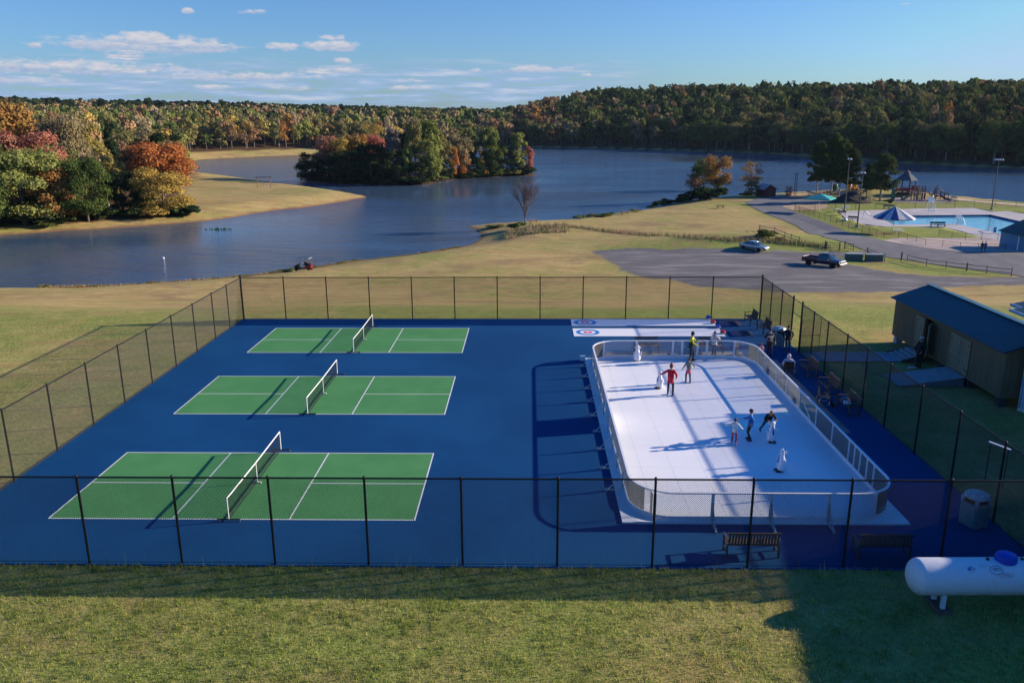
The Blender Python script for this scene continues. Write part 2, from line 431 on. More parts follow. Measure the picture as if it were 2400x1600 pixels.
gsd = polysd(LOTW, GXX.ravel(), GYY.ravel()).reshape(GXX.shape)
grav = np.clip(.5+gsd/5.0, 0, 1)
grav = np.maximum(grav, np.clip(.9-np.abs(GXX+4.0)/1.6, 0, 1)*((GYY > -6) & (GYY < 6)))
setattr_f(me, 'gravel', grav)
tag(new_obj('ground', me), kind='structure')

# ---- lake
def water_material():
    m = bpy.data.materials.new('lake_water'); m.use_nodes = True; t = NT(m.node_tree); p = pr(m.node_tree)
    g = t.n('ShaderNodeNewGeometry'); P = g.outputs['Position']
    p.inputs['Base Color'].default_value = (.020, .024, .026, 1)
    p.inputs['Roughness'].default_value = .09; p.inputs['IOR'].default_value = 1.33; p.inputs['Specular IOR Level'].default_value = .5
    patch = t.ramp(t.noise(t.scalevec(P, (.35, 1, 1)), .035, 3), .35, .62)
    h1 = t.noise(t.scalevec(P, (.55, 1.5, 1)), 1.1, 4, .62, .3); h2 = t.noise(t.scalevec(P, (.5, 1.6, 1)), .22, 3, .5)
    hh = t.m('ADD', t.m('MULTIPLY', h1, .5), t.m('MULTIPLY', h2, 1.1))
    b = t.n('ShaderNodeBump', i_Distance=.7)
    # sheltered water under the island and the left point lies calmer and mirrors the trees
    calm = None
    for (u_, v_, rad) in ((1010, 452, 46), (1180, 425, 30), (880, 440, 40), (200, 560, 40), (-20, 575, 40), (380, 545, 28), (1700, 372, 60), (2200, 398, 50)):
        cx_, cy_ = atz(u_, v_, ZW); vm = t.n('ShaderNodeVectorMath'); vm.operation = 'DISTANCE'; t.l(P, vm.inputs[0]); vm.inputs[1].default_value = (cx_, cy_, ZW)
        q_ = t.m('SUBTRACT', 1.0, t.ramp(vm.outputs['Value'], rad*.3, rad*1.15)); calm = q_ if calm is None else t.m('MAXIMUM', calm, q_)
    strength = t.m('MULTIPLY', t.m('ADD', .32, t.m('MULTIPLY', patch, .55)), t.m('SUBTRACT', 1.0, t.m('MULTIPLY', calm, .78)))
    t.l(strength, b.inputs['Strength'])
    t.l(hh, b.inputs['Height']); t.l(b.outputs[0], p.inputs['Normal'])
    t.l(t.mix(t.ramp(t.noise(P, .012, 3), .4, .65), (.060, .110, .170), (.068, .085, .108)), p.inputs['Base Color'])
    return m
WATER = water_material()
wb = MB(); wb.quad((-420, 66, ZW), (760, 66, ZW), (760, 720, ZW), (-420, 720, ZW))
tag(wb.build('lake_water', WATER), kind='structure')

# ---- draped sheets
def drape(name, px, m, lift=.05, step=1.2, ragged=0.0, world=None, flat=None, kind='structure'):
    W = world if world else ([G(u, v)[:2] for u, v in px] if flat is None else [atz(u, v, flat) for u, v in px])
    W = np.array(W); x0, y0 = W.min(0); x1, y1 = W.max(0)
    # resample outline
    pts = []
    for (ax, ay), (bx, by) in zip(W, np.roll(W, -1, 0)):
        n = max(1, int(hypot(bx-ax, by-ay)/step))
        for i in range(n):
            t = i/n; x, y = ax+(bx-ax)*t, ay+(by-ay)*t
            if ragged: x += random.gauss(0, ragged); y += random.gauss(0, ragged)
            pts.append((x, y))
    import bmesh
    bm = bmesh.new()
    vs = [bm.verts.new((x, y, 0)) for x, y in pts]; bm.faces.new(vs)
    bmesh.ops.triangulate(bm, faces=bm.faces[:])
    if flat is None:
        for ax_, lo, hi in ((0, x0, x1), (1, y0, y1)):
            n = int((hi-lo)/2.5)
            for i in range(1, n):
                c = [0, 0, 0]; c[ax_] = lo+(hi-lo)*i/n; nn = [0, 0, 0]; nn[ax_] = 1
                bmesh.ops.bisect_plane(bm, geom=bm.verts[:]+bm.edges[:]+bm.faces[:], plane_co=c, plane_no=nn)
    co = np.array([v.co[:] for v in bm.verts])
    zz = height(co[:, 0], co[:, 1])+lift if flat is None else np.full(len(co), flat+lift)
    for v, z in zip(bm.verts, zz): v.co.z = z
    for f in bm.faces: f.normal_update()
    for f in bm.faces:
        if f.normal.z < 0: f.normal_flip()
    me = bpy.data.meshes.new(name); bm.to_mesh(me); bm.free(); me.materials.append(m)
    return tag(new_obj(name, me), kind=kind)

ASPH = mat('asphalt', (.105, .105, .112), .9, (.155, .152, .15), .5, .5, 30, lo=.3, hi=.7)
CONC = mat('pool_concrete', (.47, .44, .43), .85, (.38, .355, .345), .25, .2, 20)
SAND = mat('beach_sand', (.62, .47, .33), .95, (.50, .38, .26), .6, .4, 10)
ROAD = [(1748, 473), (1800, 461), (1902, 461), (1972, 464), (1966, 478), (1836, 483), (1856, 495), (1953, 532), (2068, 565), (2170, 583), (2271, 592), (2400, 591), (2520, 592), (2520, 655), (2400, 650),
        (2374, 645), (2300, 637), (2201, 622), (2131, 611), (2103, 608), (2075, 603), (2037, 592), (1981, 569), (1932, 557), (1870, 532), (1800, 504), (1755, 482)]
drape('road', ROAD, ASPH, .06, ragged=.06)
drape('path', [(2068, 565), (2110, 559), (2320, 559), (2420, 560), (2420, 592), (2271, 592), (2170, 583)], mat('plaza_concrete', (.46, .36, .30), .9, (.36, .29, .25), .3), .09)
drape('beach', [(1818, 457), (1905, 452), (2030, 449.5), (2110, 453), (2183, 460), (2236, 465), (2320, 473), (2400, 480), (2500, 489), (2500, 498), (2400, 484), (2320, 477.5), (2236, 469.5), (2183, 463.5), (2110, 456.5), (2030, 453), (1905, 457), (1818, 460)], SAND, .07, ragged=.2)
drape('path', [(1832, 484), (1885, 479), (1935, 480), (1940, 489), (1905, 494), (1858, 495)], mat('bare_dirt', (.50, .35, .20), .95, (.34, .24, .13), .5), .07, ragged=.3)
drape('playground_floor', [(2083, 464), (2200, 463), (2240, 470), (2235, 476), (2150, 477), (2090, 474), (2075, 469)], mat('play_mulch', (.30, .26, .24), .95, (.2, .17, .15), 1), .06, ragged=.2)

# ---- pool deck with the basin cut in
POOLPX = [(2037, 505), (2180, 504.5), (2322, 503), (2400, 520.5), (2560, 556), (2560, 600), (2350, 549), (2254, 527.5), (2239, 524.5), (2094, 526.5), (2080, 519)]
POOL = zs(POOLPX, ZP)
def deck():
    out = [Vector((x, y, 0)) for x, y in DECK]; hole = [Vector((x, y, 0)) for x, y in POOL[:4]+[atz(2545, 553, ZP), atz(2545, 572, ZP), atz(2420, 566.5, ZP)]+POOL[6:]]
    tri = tessellate_polygon([out, hole]); allp = out+hole
    b = MB(); vs = [(p.x, p.y, ZP) for p in allp]
    fs = []
    for t in tri:
        a, c, d = [allp[i] for i in t]
        fs.append(tuple(t) if (c-a).cross(d-a).z > 0 else tuple(reversed(t)))
    b.add(vs, fs)
    for i in range(len(out)):
        p, q = out[i], out[(i+1) % len(out)]; b.quad((p.x, p.y, ZP), (q.x, q.y, ZP), (q.x, q.y, ZP-.5), (p.x, p.y, ZP-.5))
    tag(b.build('pool_deck', CONC), kind='structure')
    w_ = MB()
    for i in range(len(hole)):
        p, q = hole[i], hole[(i+1) % len(hole)]; w_.quad((p.x, p.y, ZP-.002), (q.x, q.y, ZP-.002), (q.x, q.y, ZP-1.5), (p.x, p.y, ZP-1.5))
    w_.add([(p.x, p.y, ZP-1.45) for p in hole], [tuple(range(len(hole)))])
    root = w_.build('pool_basin', mat('pool_wall', (.03, .09, .16), .5, (.05, .14, .22), 2))
    tag(root, kind='structure')
    wm = mat('pool_water', (.10, .36, .52), .08, (.13, .42, .58), .3, .3, 3)
    b = MB(); b.add([(p.x, p.y, ZP-.38) for p in hole], [tuple(range(len(hole)))])
    tag(b.build('pool_water', wm), kind='structure')
deck()

# ---- court slab and its markings
BLUE = mat('court_blue', (.004, .052, .150), .9, (.0055, .066, .182), .16, .25, 60, spec=.08)
GREEN = mat('court_green', (.070, .235, .082), .9, (.082, .262, .092), .5, .25, 60, spec=.08)
LINE = mat('line_paint', (.78, .79, .78), .7, (.72, .73, .72), 2)
X0, X1, Y0, Y1 = -3.12, 34.0, -3.02, 30.42
b = MB(); b.prism([(X0-.12, Y0-.1), (X1+.12, Y0-.1), (X1+.12, Y1+.1), (X0-.12, Y1+.1)], -.25, .0)
tag(b.build('court_slab', BLUE), kind='structure')
def sheet(name, x0, y0, x1, y1, z, m):
    b = MB(); b.quad((x0, y0, z), (x1, y0, z), (x1, y1, z), (x0, y1, z)); return tag(b.build(name, m), kind='structure')
PL, PW, PK = 13.411, 6.096, 2.134
COURTS = [(0.0, 0.0), (0.0, 10.846), (0.0, 21.694)]
for ox, oy in COURTS:
    sheet('playing_court', ox, oy, ox+PL, oy+PW, .004, GREEN)
    b = MB(); lw = .0505; z = .008
    def ln(x0, y0, x1, y1): b.quad((ox+x0, oy+y0, z), (ox+x1, oy+y0, z), (ox+x1, oy+y1, z), (ox+x0, oy+y1, z))
    ln(0, 0, PL, lw); ln(0, PW-lw, PL, PW); ln(0, lw, lw, PW-lw); ln(PL-lw, lw, PL, PW-lw)
    for kx in (PL/2-PK, PL/2+PK): ln(kx-lw/2, lw, kx+lw/2, PW-lw)
    ln(lw, PW/2-lw/2, PL/2-PK-lw/2, PW/2+lw/2); ln(PL/2+PK+lw/2, PW/2-lw/2, PL-lw, PW/2+lw/2)
    tag(b.build('court_marking', LINE), kind='structure')
# paths on the right
sheet('path', 34.2, 19.9, 40.2, 21.9, .02, mat('path_concrete', (.30, .32, .34), .9, (.24, .26, .28), 1, .3, 20))
sheet('path', 34.2, -3.2, 37.6, -1.2, .02, mat('path_concrete', (.30, .32, .34)))
MATM = mat('rubber_mat', (.20, .175, .16), .95, (.25, .215, .19), 1.5, .3, 60)
sheet('floor_mat', 31.02, 8.6, 32.25, 20.3, .012, MATM)
sheet('floor_mat', 22.0, 20.75, 30.6, 21.9, .012, MATM)

# ---- curling sheets
ICE = mat('ice_white', (.74, .75, .77), .55, (.78, .785, .80), .35, .0, spec=.12, lo=.3, hi=.7)
def ring(b, c, r0, r1, z, n=40):
    vs = []; fs = []
    for k in range(n):
        a = 2*PI*k/n; vs += [(c[0]+r0*cos(a), c[1]+r0*sin(a), z), (c[0]+r1*cos(a), c[1]+r1*sin(a), z)]
    for k in range(n):
        j = (k+1) % n; fs.append((2*k, 2*k+1, 2*j+1, 2*j))
    b.add(vs, fs)
RINGB = mat('ring_blue', (.01, .22, .60), .5); RINGR = mat('ring_red', (.75, .02, .10), .5)
for (y0, y1, w_) in ((28.45, 30.34, 'farther'), (25.62, 27.70, 'nearer')):
    t = thing('curling_sheet', 'long white curling sheet with a blue and red target, '+('along the back fence' if w_ == 'farther' else 'the one nearer the skating rink'), 'curling lane', (20.5, (y0+y1)/2, 0), group='curling sheets')
    hw = (y1-y0)/2
    b = MB(); b.prism([(0, -hw), (10.0, -hw), (10.0, hw), (0, hw)], .004, .016); b.build('sheet', ICE, t)
    tg = MB(); tg.cur = 0; ring(tg, (.98, 0), .53, .79, .020); tg.cur = 1; ring(tg, (.98, 0), .13, .30, .020); tg.build('target', [RINGB, RINGR], t)
BLUEST = mat('stone_blue', (.01, .06, .5), .3); REDST = mat('stone_red', (.6, .01, .02), .3); GRAN = mat('stone_granite', (.35, .35, .37), .4)
for (u, v, c, lab) in ((1660, 746.5, 0, 'blue topped curling stone at the end of the back sheet'), (1671, 757.5, 1, 'red topped curling stone at the end of the back sheet'),
                       (1682, 768.5, 0, 'blue topped curling stone at the end of the sheet nearer the rink'), (1694, 781.5, 1, 'red topped curling stone at the end of the sheet nearer the rink')):
    x, y = atz(u, v, .02)
    t = thing('curling_stone', lab, 'curling stone', (x, y, .02), group='curling stones')
    k = MB(); k.lathe([(.0, 0), (.13, .0), (.19, .05), (.19, .1), (.14, .15), (0, .16)], n=20); k.build('stone', GRAN, t, smooth=True)
    k = MB(); k.lathe([(.0, .155), (.185, .11), (.16, .2), (.04, .225), (0, .23)], n=20); k.build('cover', (BLUEST, REDST)[c], t, smooth=True)
    k = MB(); k.tube([(-.07, 0, .21), (-.06, 0, .29), (.08, 0, .29)], .018); k.build('handle', (BLUEST, REDST)[c], t)
MD = mat('dark_mat', (.035, .028, .07), .95, (.05, .035, .06), 2); MD2 = mat('blue_mat', (.012, .035, .12), .95, (.02, .045, .14), 2)
for (y0, y1, lab) in ((28.5, 30.0, 'dark two-tone rubber mat past the end of the back curling sheet'), (25.6, 27.0, 'dark two-tone rubber mat past the end of the sheet nearer the rink')):
    t = thing('rubber_mat', lab, 'mat', (30.85, y0, 0), group='mats at the curling sheets')
    k = MB(); k.prism([(0, 0), (.75, 0), (.75, y1-y0), (0, y1-y0)], .003, .02); k.build('mat_half', MD2, t)
    k = MB(); k.prism([(.76, 0), (1.5, 0), (1.5, y1-y0), (.76, y1-y0)], .003, .02); k.build('mat_half', MD, t)

# ================================================================ FENCES
VINYL = mat('black_vinyl', (.012, .013, .013), .5, (.016, .017, .017), 3, spec=.18)
def chain_mesh(L, h, z0, pitch=.0707, r=.0024, zf0=0.0, zf1=0.0, slope=0.0):
    """two families of diagonal wires in a panel L long (local x) and h high"""
    b = MB(); vs = []; fs = []
    n = int(math.ceil((L+h)/pitch))
    def seg(p, q):
        k = len(vs); d = Vector((q[0]-p[0], 0, q[1]-p[1])).normalized(); s = Vector((-d.z, 0, d.x))
        for P in (p, q):
            c = Vector((P[0], 0, P[1])); vs.extend([c+s*r, c-s*.5*r+Vector((0, r*.87, 0)), c-s*.5*r-Vector((0, r*.87, 0))])
        fs.extend([(k, k+1, k+4, k+3), (k+1, k+2, k+5, k+4), (k+2, k, k+3, k+5)])
    for i in range(n+1):
        c = i*pitch
        x0 = max(0, c-h); x1 = min(L, c)            # x+z=c
        if x1 > x0: seg((x0, c-x0), (x1, c-x1))
        c2 = c-h                                        # x-z=c2
        x0 = max(0, c2); x1 = min(L, c2+h)
        if x1 > x0: seg((x0, x0-c2), (x1, x1-c2))
    b.v = [(x, y, z+z0+slope*x) for x, y, z in vs]; b.f = fs; b.mi = [0]*len(fs)
    return b
def fence(name, label, p, q, h, posts, group=None, rp=.040, rr=.029, pitch=.0707, r=.0042, z=(0, 0), bottom=True, corner=(0, 0), mid=False, m=None):
    """posts: distances along the fence"""
    L = hypot(q[0]-p[0], q[1]-p[1]); a = atan2(q[1]-p[1], q[0]-p[0]); sl = (z[1]-z[0])/L
    t = thing(name, label, 'fence', (p[0], p[1], z[0]), a, group); VM = m or VINYL
    for i, s in enumerate(posts):
        R_ = rp*1.35 if ((i == 0 and corner[0]) or (i == len(posts)-1 and corner[1])) else rp
        ex = .1 if R_ > rp else 0
        k = MB(); k.tube([(s, 0, sl*s-.1), (s, 0, sl*s+h+.02+ex)], R_, 8); k.lathe([(R_*1.2, 0), (R_*1.2, .04), (R_*.7, .07), (0, .08)], (s, 0, sl*s+h+.01+ex), 8); k.build('post', VM, t, smooth=True)
    k = MB(); k.tube([(0, -.0, h), (L, -.0, sl*L+h)], rr, 8); k.build('top_rail', VM, t, smooth=True)
    if mid: k = MB(); k.tube([(0, 0, h*.5), (L, 0, sl*L+h*.5)], rr*.8, 6); k.build('middle_rail', VM, t)
    if bottom: k = MB(); k.tube([(0, 0, .05), (L, 0, sl*L+.05)], rr*.35, 6); k.build('bottom_wire', VM, t)
    chain_mesh(L, h-.03, .03, pitch, r, slope=sl).build('wire_mesh', VM, t)
    return t
FH = 3.05
fence('chain_link_fence', 'tall black chain-link fence along the grass at the front of the courts', (X0, Y0), (X1, Y0), FH, [0]+[3.14-X0+3.056*i-3.056 for i in range(12)]+[X1-X0], 'court fence', corner=(1, 1))
fence('chain_link_fence', 'tall black chain-link fence behind the courts facing the lake', (X0, Y1), (X1, Y1), FH, [0, 3.07]+[3.07+3.06*i for i in range(1, 11)]+[X1-X0-.0], 'court fence', corner=(1, 1))
fence('chain_link_fence', 'tall black chain-link fence down the left side of the courts', (X0, Y0), (X0, Y1), FH, [0.02, 3.0, 6.1, 9.2, 12.3, 15.4, 18.55, 21.7, 24.8, 27.9, 30.6, Y1-Y0-.06], 'court fence', corner=(1, 1))
fence('chain_link_fence', 'tall black chain-link fence on the right side, from its gate forward past the benches', (X1, Y0), (X1, 21.7), FH, [0.02, 3.05, 6.1, 9.2, 12.3, 14.9, 17.5, 20.3, 22.6, 21.7-Y0], 'court fence', corner=(1, 1))
fence('chain_link_fence', 'short black chain-link fence from the back corner to the gate opening', (X1, 23.4), (X1, Y1), FH, [0.0, 2.3, 4.6, Y1-23.4-.05], 'court fence', corner=(1, 1))
gt = thing('gate', 'black chain-link gate standing open beside the bench and bin', 'gate', (X1, 21.68, 0), radians(8))
k = MB(); k.tube([(.06, 0, .08), (.06, 0, 2.1), (1.28, 0, 2.1), (1.28, 0, .08), (.06, 0, .08)], .02, 8); k.tube([(.06, 0, 1.1), (1.28, 0, 1.1)], .016, 6); k.build('gate_frame', VINYL, gt)
kk = chain_mesh(1.2, 2.0, .09); kk.v = [(x+.07, y, z) for x, y, z in kk.v]; kk.build('wire_mesh', VINYL, gt)
k = MB(); k.box((1.2, .03, 1.1), (.12, .05, .05)); k.build('latch', VINYL, gt)
k = MB(); k.tube([(X1, 21.7, 2.2), (X1, 23.4, 2.2)], .022, 8); k.tube([(X1, 21.7, FH), (X1, 23.4, FH)], .022, 8)
gtop = k.build('gate_header', VINYL); tag(gtop, 'black pipe header over the gate opening in the right fence', 'fence rail')
k = chain_mesh(1.66, .82, 2.22); k.v = [(X1, 21.72+x, z) for x, y, z in k.v]; o = k.build('wire_mesh', VINYL, gtop)

# ================================================================ RINK
ALU = mat('rink_aluminium', (.62, .63, .66), .35, (.55, .56, .60), 4, metal=.25, spec=.5)
ALUW = mat('rink_rail_white', (.74, .75, .77), .4, (.66, .67, .70), 4)
def glass_mat(name, col, a):
    m = bpy.data.materials.new(name); m.use_nodes = True; t = NT(m.node_tree)
    p = pr(m.node_tree); t.N.remove(p)
    out = t.N['Material Output']
    tr = t.n('ShaderNodeBsdfTransparent'); tr.inputs[0].default_value = (*col, 1)
    gl = t.n('ShaderNodeBsdfGlossy'); gl.inputs['Roughness'].default_value = .03
    df = t.n('ShaderNodeBsdfDiffuse'); df.inputs[0].default_value = (.8, .85, .9, 1)
    fr = t.n('ShaderNodeFresnel'); fr.inputs[0].default_value = 1.49
    m1 = t.n('ShaderNodeMixShader'); t.l(fr.outputs[0], m1.inputs[0]); t.l(tr.outputs[0], m1.inputs[1]); t.l(gl.outputs[0], m1.inputs[2])
    m2 = t.n('ShaderNodeMixShader'); m2.inputs[0].default_value = a; t.l(m1.outputs[0], m2.inputs[1]); t.l(df.outputs[0], m2.inputs[2])
    t.l(m2.outputs[0], out.inputs[0])
    return m
CLEAR = glass_mat('acrylic_clear', (.93, .95, .96), .06)
TEAL = glass_mat('banner_teal', (.10, .62, .60), .12)
RX0, RX1, RY0, RY1, RR_, RH = 21.22, 30.72, -.03, 20.38, 1.55, 1.16
rink = thing('skating_rink', 'white synthetic ice rink with rounded corners and low clear boards', 'skating rink', (0, 0, 0))
b = MB(); b.prism([(20.84, -.17), (31.0, -.17), (31.0, 20.38), (20.84, 20.38)], .004, .07); b.build('rink_floor', ICE, rink)
b = MB()
for i in range(1, 8): x = 20.84+i*1.27; b.quad((x-.006, -.1, .0712), (x+.006, -.1, .0712), (x+.006, 20.3, .0712), (x-.006, 20.3, .0712))
for i in range(1, 9): y = i*2.28; b.quad((20.9, y-.006, .0716), (30.9, y-.006, .0716), (30.9, y+.006, .0716), (20.9, y+.006, .0716))
b.build('panel_joint', mat('joint_grey', (.60, .62, .66), .6), rink)
def rpath(n=10):
    """rounded rectangle, clockwise list of (x,y, s)"""
    P = []
    for cx, cy, a0 in ((RX1-RR_, RY0+RR_, -PI/2), (RX1-RR_, RY1-RR_, 0), (RX0+RR_, RY1-RR_, PI/2), (RX0+RR_, RY0+RR_, PI)):
        for k in range(n+1):
            a = a0+PI/2*k/n; P.append((cx+RR_*cos(a), cy+RR_*sin(a)))
    return P
RP = rpath()
def strip_along(b, P, z0, z1, th, closed=True):
    """closed wall ribbon of given thickness following P"""
    n = len(P); vs = []; fs = []
    for i, (x, y) in enumerate(P):
        if closed: a, c = P[i-1], P[(i+1) % n]
        else: a, c = P[max(i-1, 0)], P[min(i+1, n-1)]
        d = Vector((c[0]-a[0], c[1]-a[1], 0)).normalized(); nn = Vector((d.y, -d.x, 0))*th/2
        for s, z in ((1, z0), (1, z1), (-1, z1), (-1, z0)): vs.append((x+nn.x*s, y+nn.y*s, z))
    m_ = n if closed else n-1
    for i in range(m_):
        j = (i+1) % n
        for k in range(4): l = (k+1) % 4; fs.append((i*4+k, j*4+k, j*4+l, i*4+l))
    if not closed: fs += [(0, 1, 2, 3), ((n-1)*4+3, (n-1)*4+2, (n-1)*4+1, (n-1)*4)]
    b.add(vs, fs)
b = MB(); strip_along(b, RP, .072, .235, .055); b.build('kick_board', ALUW, rink)
b = MB(); strip_along(b, RP, RH-.045, RH, .085); b.build('top_rail', ALUW, rink)
LY = [2.54, 4.55, 6.56, 8.62, 10.68, 12.76, 14.78, 16.84, 18.83]
RYs = [2.5, 3.15, 3.83, 4.4, 5.0, 6.9, 8.95, 11.3, 13.28, 15.2, 17.45, 18.83]
FXs = [RX0+RR_*.5, 24.03, 26.09, 28.13, 29.74]; BXs = [22.0, 23.94, 26.09, 26.64, 27.55, 28.11, 29.73]
FXs[0] = 21.98
def rpost(x, y, hz=False, wd=.10):
    b = MB(); b.box((x, y, (.236+RH-.046)/2), (wd if hz else .05, .05 if hz else wd*.55, RH-.046-.236)); b.build('board_post', ALUW, rink)
for y in LY: rpost(RX0, y)
for y in RYs: rpost(RX1, y)
for x in FXs: rpost(x, RY0, True, .11)
for x in BXs: rpost(x, RY1, True, .12)
def panel(P, m=CLEAR, nm='glass_panel'):
    b = MB(); strip_along(b, P, .237, RH-.047, .008, closed=False); return b.build(nm, m, rink)
def corner(k, n=10): return RP[k*(n+1):(k+1)*(n+1)]
yl = LY
for a, c in zip(yl[:-1], yl[1:]):
    if a == 8.62: b = MB(); strip_along(b, [(RX0, a+.04), (RX0, c-.04)], .237, RH-.047, .012, closed=False); o = b.build('banner_panel', mat('banner_white', (.70, .72, .74), .6), rink)
    else: panel([(RX0, a+.04), (RX0, c-.04)])
for a, c in zip(RYs[:-1], RYs[1:]):
    if a == 8.95: panel([(RX1, a+.04), (RX1, c-.04)], TEAL, 'banner_panel')
    else: panel([(RX1, a+.04), (RX1, c-.04)])
for a, c in zip(FXs[:-1], FXs[1:]): panel([(a+.06, RY0), (c-.06, RY0)])
for a, c in zip(BXs[:-1], BXs[1:]):
    panel([(a+.07, RY1), (c-.07, RY1)])
c0 = corner(0); panel([(29.8, RY0)]+[p for p in c0 if p[0] > 29.8]+[(RX1, 2.46)])
c1 = corner(1); panel([(RX1, 18.87)]+[p for p in c1 if p[0] > 29.8]+[(29.8, RY1)])
c2 = corner(2); panel([(21.93, RY1)]+[p for p in c2 if p[0] < 21.93]+[(RX0, 18.87)])
c3 = corner(3); panel([(RX0, 2.5)]+[p for p in c3 if p[0] < 21.9]+[(21.9, RY0)])
# white swoosh mark on the teal banner
b = MB(); xx = RX1-.012
for z, y, a_ in ((.82, 10.9, .16), (.68, 10.55, .2), (.5, 10.2, .24)):
    b.add([(xx, y, z), (xx, y-.5, z-.3), (xx, y-.62, z-.36), (xx, y-.42, z-.12)], [(0, 1, 2, 3)])
b.build('banner_mark', mat('mark_white', (.8, .82, .82), .6), rink)
# braces outside the boards
GALV = mat('galvanised', (.45, .55, .55), .4, (.35, .42, .42), 8, metal=.5)
def brace(x, y, ang):
    b = MB(); b.T = Matrix.Translation((x, y, 0)) @ Matrix.Rotation(ang, 4, 'Z')
    b.box((-.36, 0, .03), (.74, .07, .05)); b.box((-.05, 0, .42), (.05, .05, .75))
    b.tube([(-.62, 0, .05), (-.32, 0, .33), (-.06, 0, .72)], .022, 6); b.lathe([(.06, 0), (.06, .03), (.02, .05), (.02, .14), (0, .14)], (-.66, 0, .0), 8)
    b.build('brace', GALV, rink)
for y in LY: brace(RX0-.04, y, 0)
for x in FXs[1:4]: brace(x, RY0-.04, PI/2)
for y in (5.0, 8.95, 13.28, 17.45): brace(RX1+.04, y, PI)
b = MB(); b.box((20.72, 20.1, .14), (.3, .32, .26)); b.build('end_block', ALUW, rink, bevel=.02)

# ================================================================ OBJECTS ON THE COURTS
WHITE = mat('white_paint', (.78, .78, .76), .4, (.72, .72, .70), 5)
BLACKM = mat('black_metal', (.015, .016, .018), .4, (.02, .02, .022), 5)
RUB = mat('black_rubber', (.012, .012, .012), .8)
NETM = mat('net_cord', (.02, .03, .025), .8)
def net(x, y, label):
    t = thing('pickleball_net', label, 'net', (x, y, 0), PI/2, 'portable nets on the green courts')
    H = .91; L0, L1 = -.15, PW+.15
    b = MB(); b.tube([(L0, 0, H), (PW/2, 0, H-.03), (L1, 0, H)], .026, 8); b.build('top_tape', WHITE, t)
    for s in (L0, L1):
        b = MB(); b.tube([(s, 0, .06), (s, 0, H+.02)], .024, 8); b.build('post', WHITE, t)
        b = MB(); b.tube([(s, -.42, .09), (s, .42, .09)], .026, 8); f = b.build('foot', BLACKM, t)
        for e in (-.36, .36):
            b = MB(); b.lathe([(.0, -.022), (.055, -.022), (.055, .022), (0, .022)], (s, e, .055), 12, R=Matrix.Rotation(PI/2, 3, 'Y')); b.build('wheel', mat('wheel_grey', (.35, .35, .36), .5), f)
    b = MB(); b.tube([(PW/2, 0, .05), (PW/2, 0, H-.03)], .018, 8); b.box((PW/2, 0, .035), (.06, .3, .05)); b.build('center_post', WHITE, t)
    b = MB(); b.tube([(L0, 0, .09), (L1, 0, .09)], .02, 6); b.build('base_bar', BLACKM, t)
    b = MB(); n = 120
    for i in range(n+1):
        s = L0+(L1-L0)*i/n; b.box((s, 0, .50), (.004, .004, .74))
    for k in range(16): b.box(((L0+L1)/2, 0, .13+.048*k), (L1-L0, .004, .004))
    b.build('netting', NETM, t)
net(PL/2, 0, 'white framed portable net on the green court nearest the front fence')
net(PL/2, 10.846, 'white framed portable net on the middle green court')
net(PL/2, 21.694, 'white framed portable net on the green court farthest back')

WOODD = mat('bench_brown', (.070, .052, .045), .7, (.095, .068, .055), 6, stretch=(1, 8, 8))
def bench(label, x, y, rz, L=1.5):
    t = thing('park_bench', label, 'bench', (x, y, 0), rz, 'dark slatted benches round the rink')
    b = MB()
    for i in range(5): b.box((0, -.22+i*.1, .44), (L-.06, .085, .025))
    b.build('seat', WOODD, t)
    b = MB(); R = Matrix.Rotation(radians(-10), 3, 'X')
    n = int(L/.1)
    for i in range(n): b.box((-L/2+.09+i*(L-.18)/(n-1), .27, .68), (.06, .022, .42), R=R)
    b.box((0, .305, .90), (L-.04, .035, .07), R=R); b.box((0, .235, .48), (L-.04, .035, .06), R=R); b.build('backrest', WOODD, t)
    for s in (-1, 1):
        for yy in (-.24, .24):
            b = MB(); b.box((s*(L/2-.03), yy, .31 if yy < 0 else .24), (.055, .055, .62 if yy < 0 else .48)); b.build('leg', WOODD, t)
        b = MB(); b.box((s*(L/2-.03), .0, .635), (.07, .58, .03)); b.build('armrest', WOODD, t)
        b = MB(); b.box((s*(L/2-.03), .0, .17), (.04, .43, .04)); b.build('stretcher', WOODD, t)
bench('dark slatted bench between the curling sheets and the back boards, nearest the parked penguin aid', 24.75, 21.85, 0)
bench('dark slatted bench behind the back boards with the person in a white coat before it', 28.65, 21.85, 0)
bench('dark bench in the back right corner beside the fence, farthest of the pair', 33.05, 29.2, -PI/2)
bench('dark bench beside the fence between the back corner bench and the bin', 33.25, 26.7, -PI/2)
bench('dark bench by the right fence nearest the wheelchair user in the white hood', 33.15, 17.4, -PI/2)
bench('empty dark bench by the right fence, middle one of the three beyond the glass boards', 33.15, 14.2, -PI/2)
bench('dark bench by the right fence with a bag of skates lying on its seat', 33.15, 11.4, -PI/2)
bench('dark bench behind the front fence partly in sun, left of the two', 24.85, -2.2, PI, 1.75)
bench('dark bench behind the front fence in the deep shade, right of the two', 29.1, -2.25, PI, 1.75)
# bag on the bench
t = thing('skate_bag', 'open dark bag with white skates lying on the bench seat', 'bag', (33.0, 11.5, .455))
b = MB(); b.lathe([(.0, 0), (.22, 0), (.27, .12), (.18, .24), (.05, .27), (0, .27)], n=14, sx=.8, sy=1.2); b.build('bag_body', mat('bag_dark', (.03, .05, .07), .7, (.06, .10, .13), 14), t, smooth=True)
for dx, dy, a in ((.05, -.3, .3), (-.1, -.2, 1.1), (.1, .2, -.5)):
    b = MB(); b.T = Matrix.Translation((dx, dy, 0)) @ Matrix.Rotation(a, 4, 'Z'); b.box((0, 0, .05), (.26, .09, .08)); b.box((-.08, 0, .13), (.1, .09, .1)); b.build('skate', WHITE, t, bevel=.015)

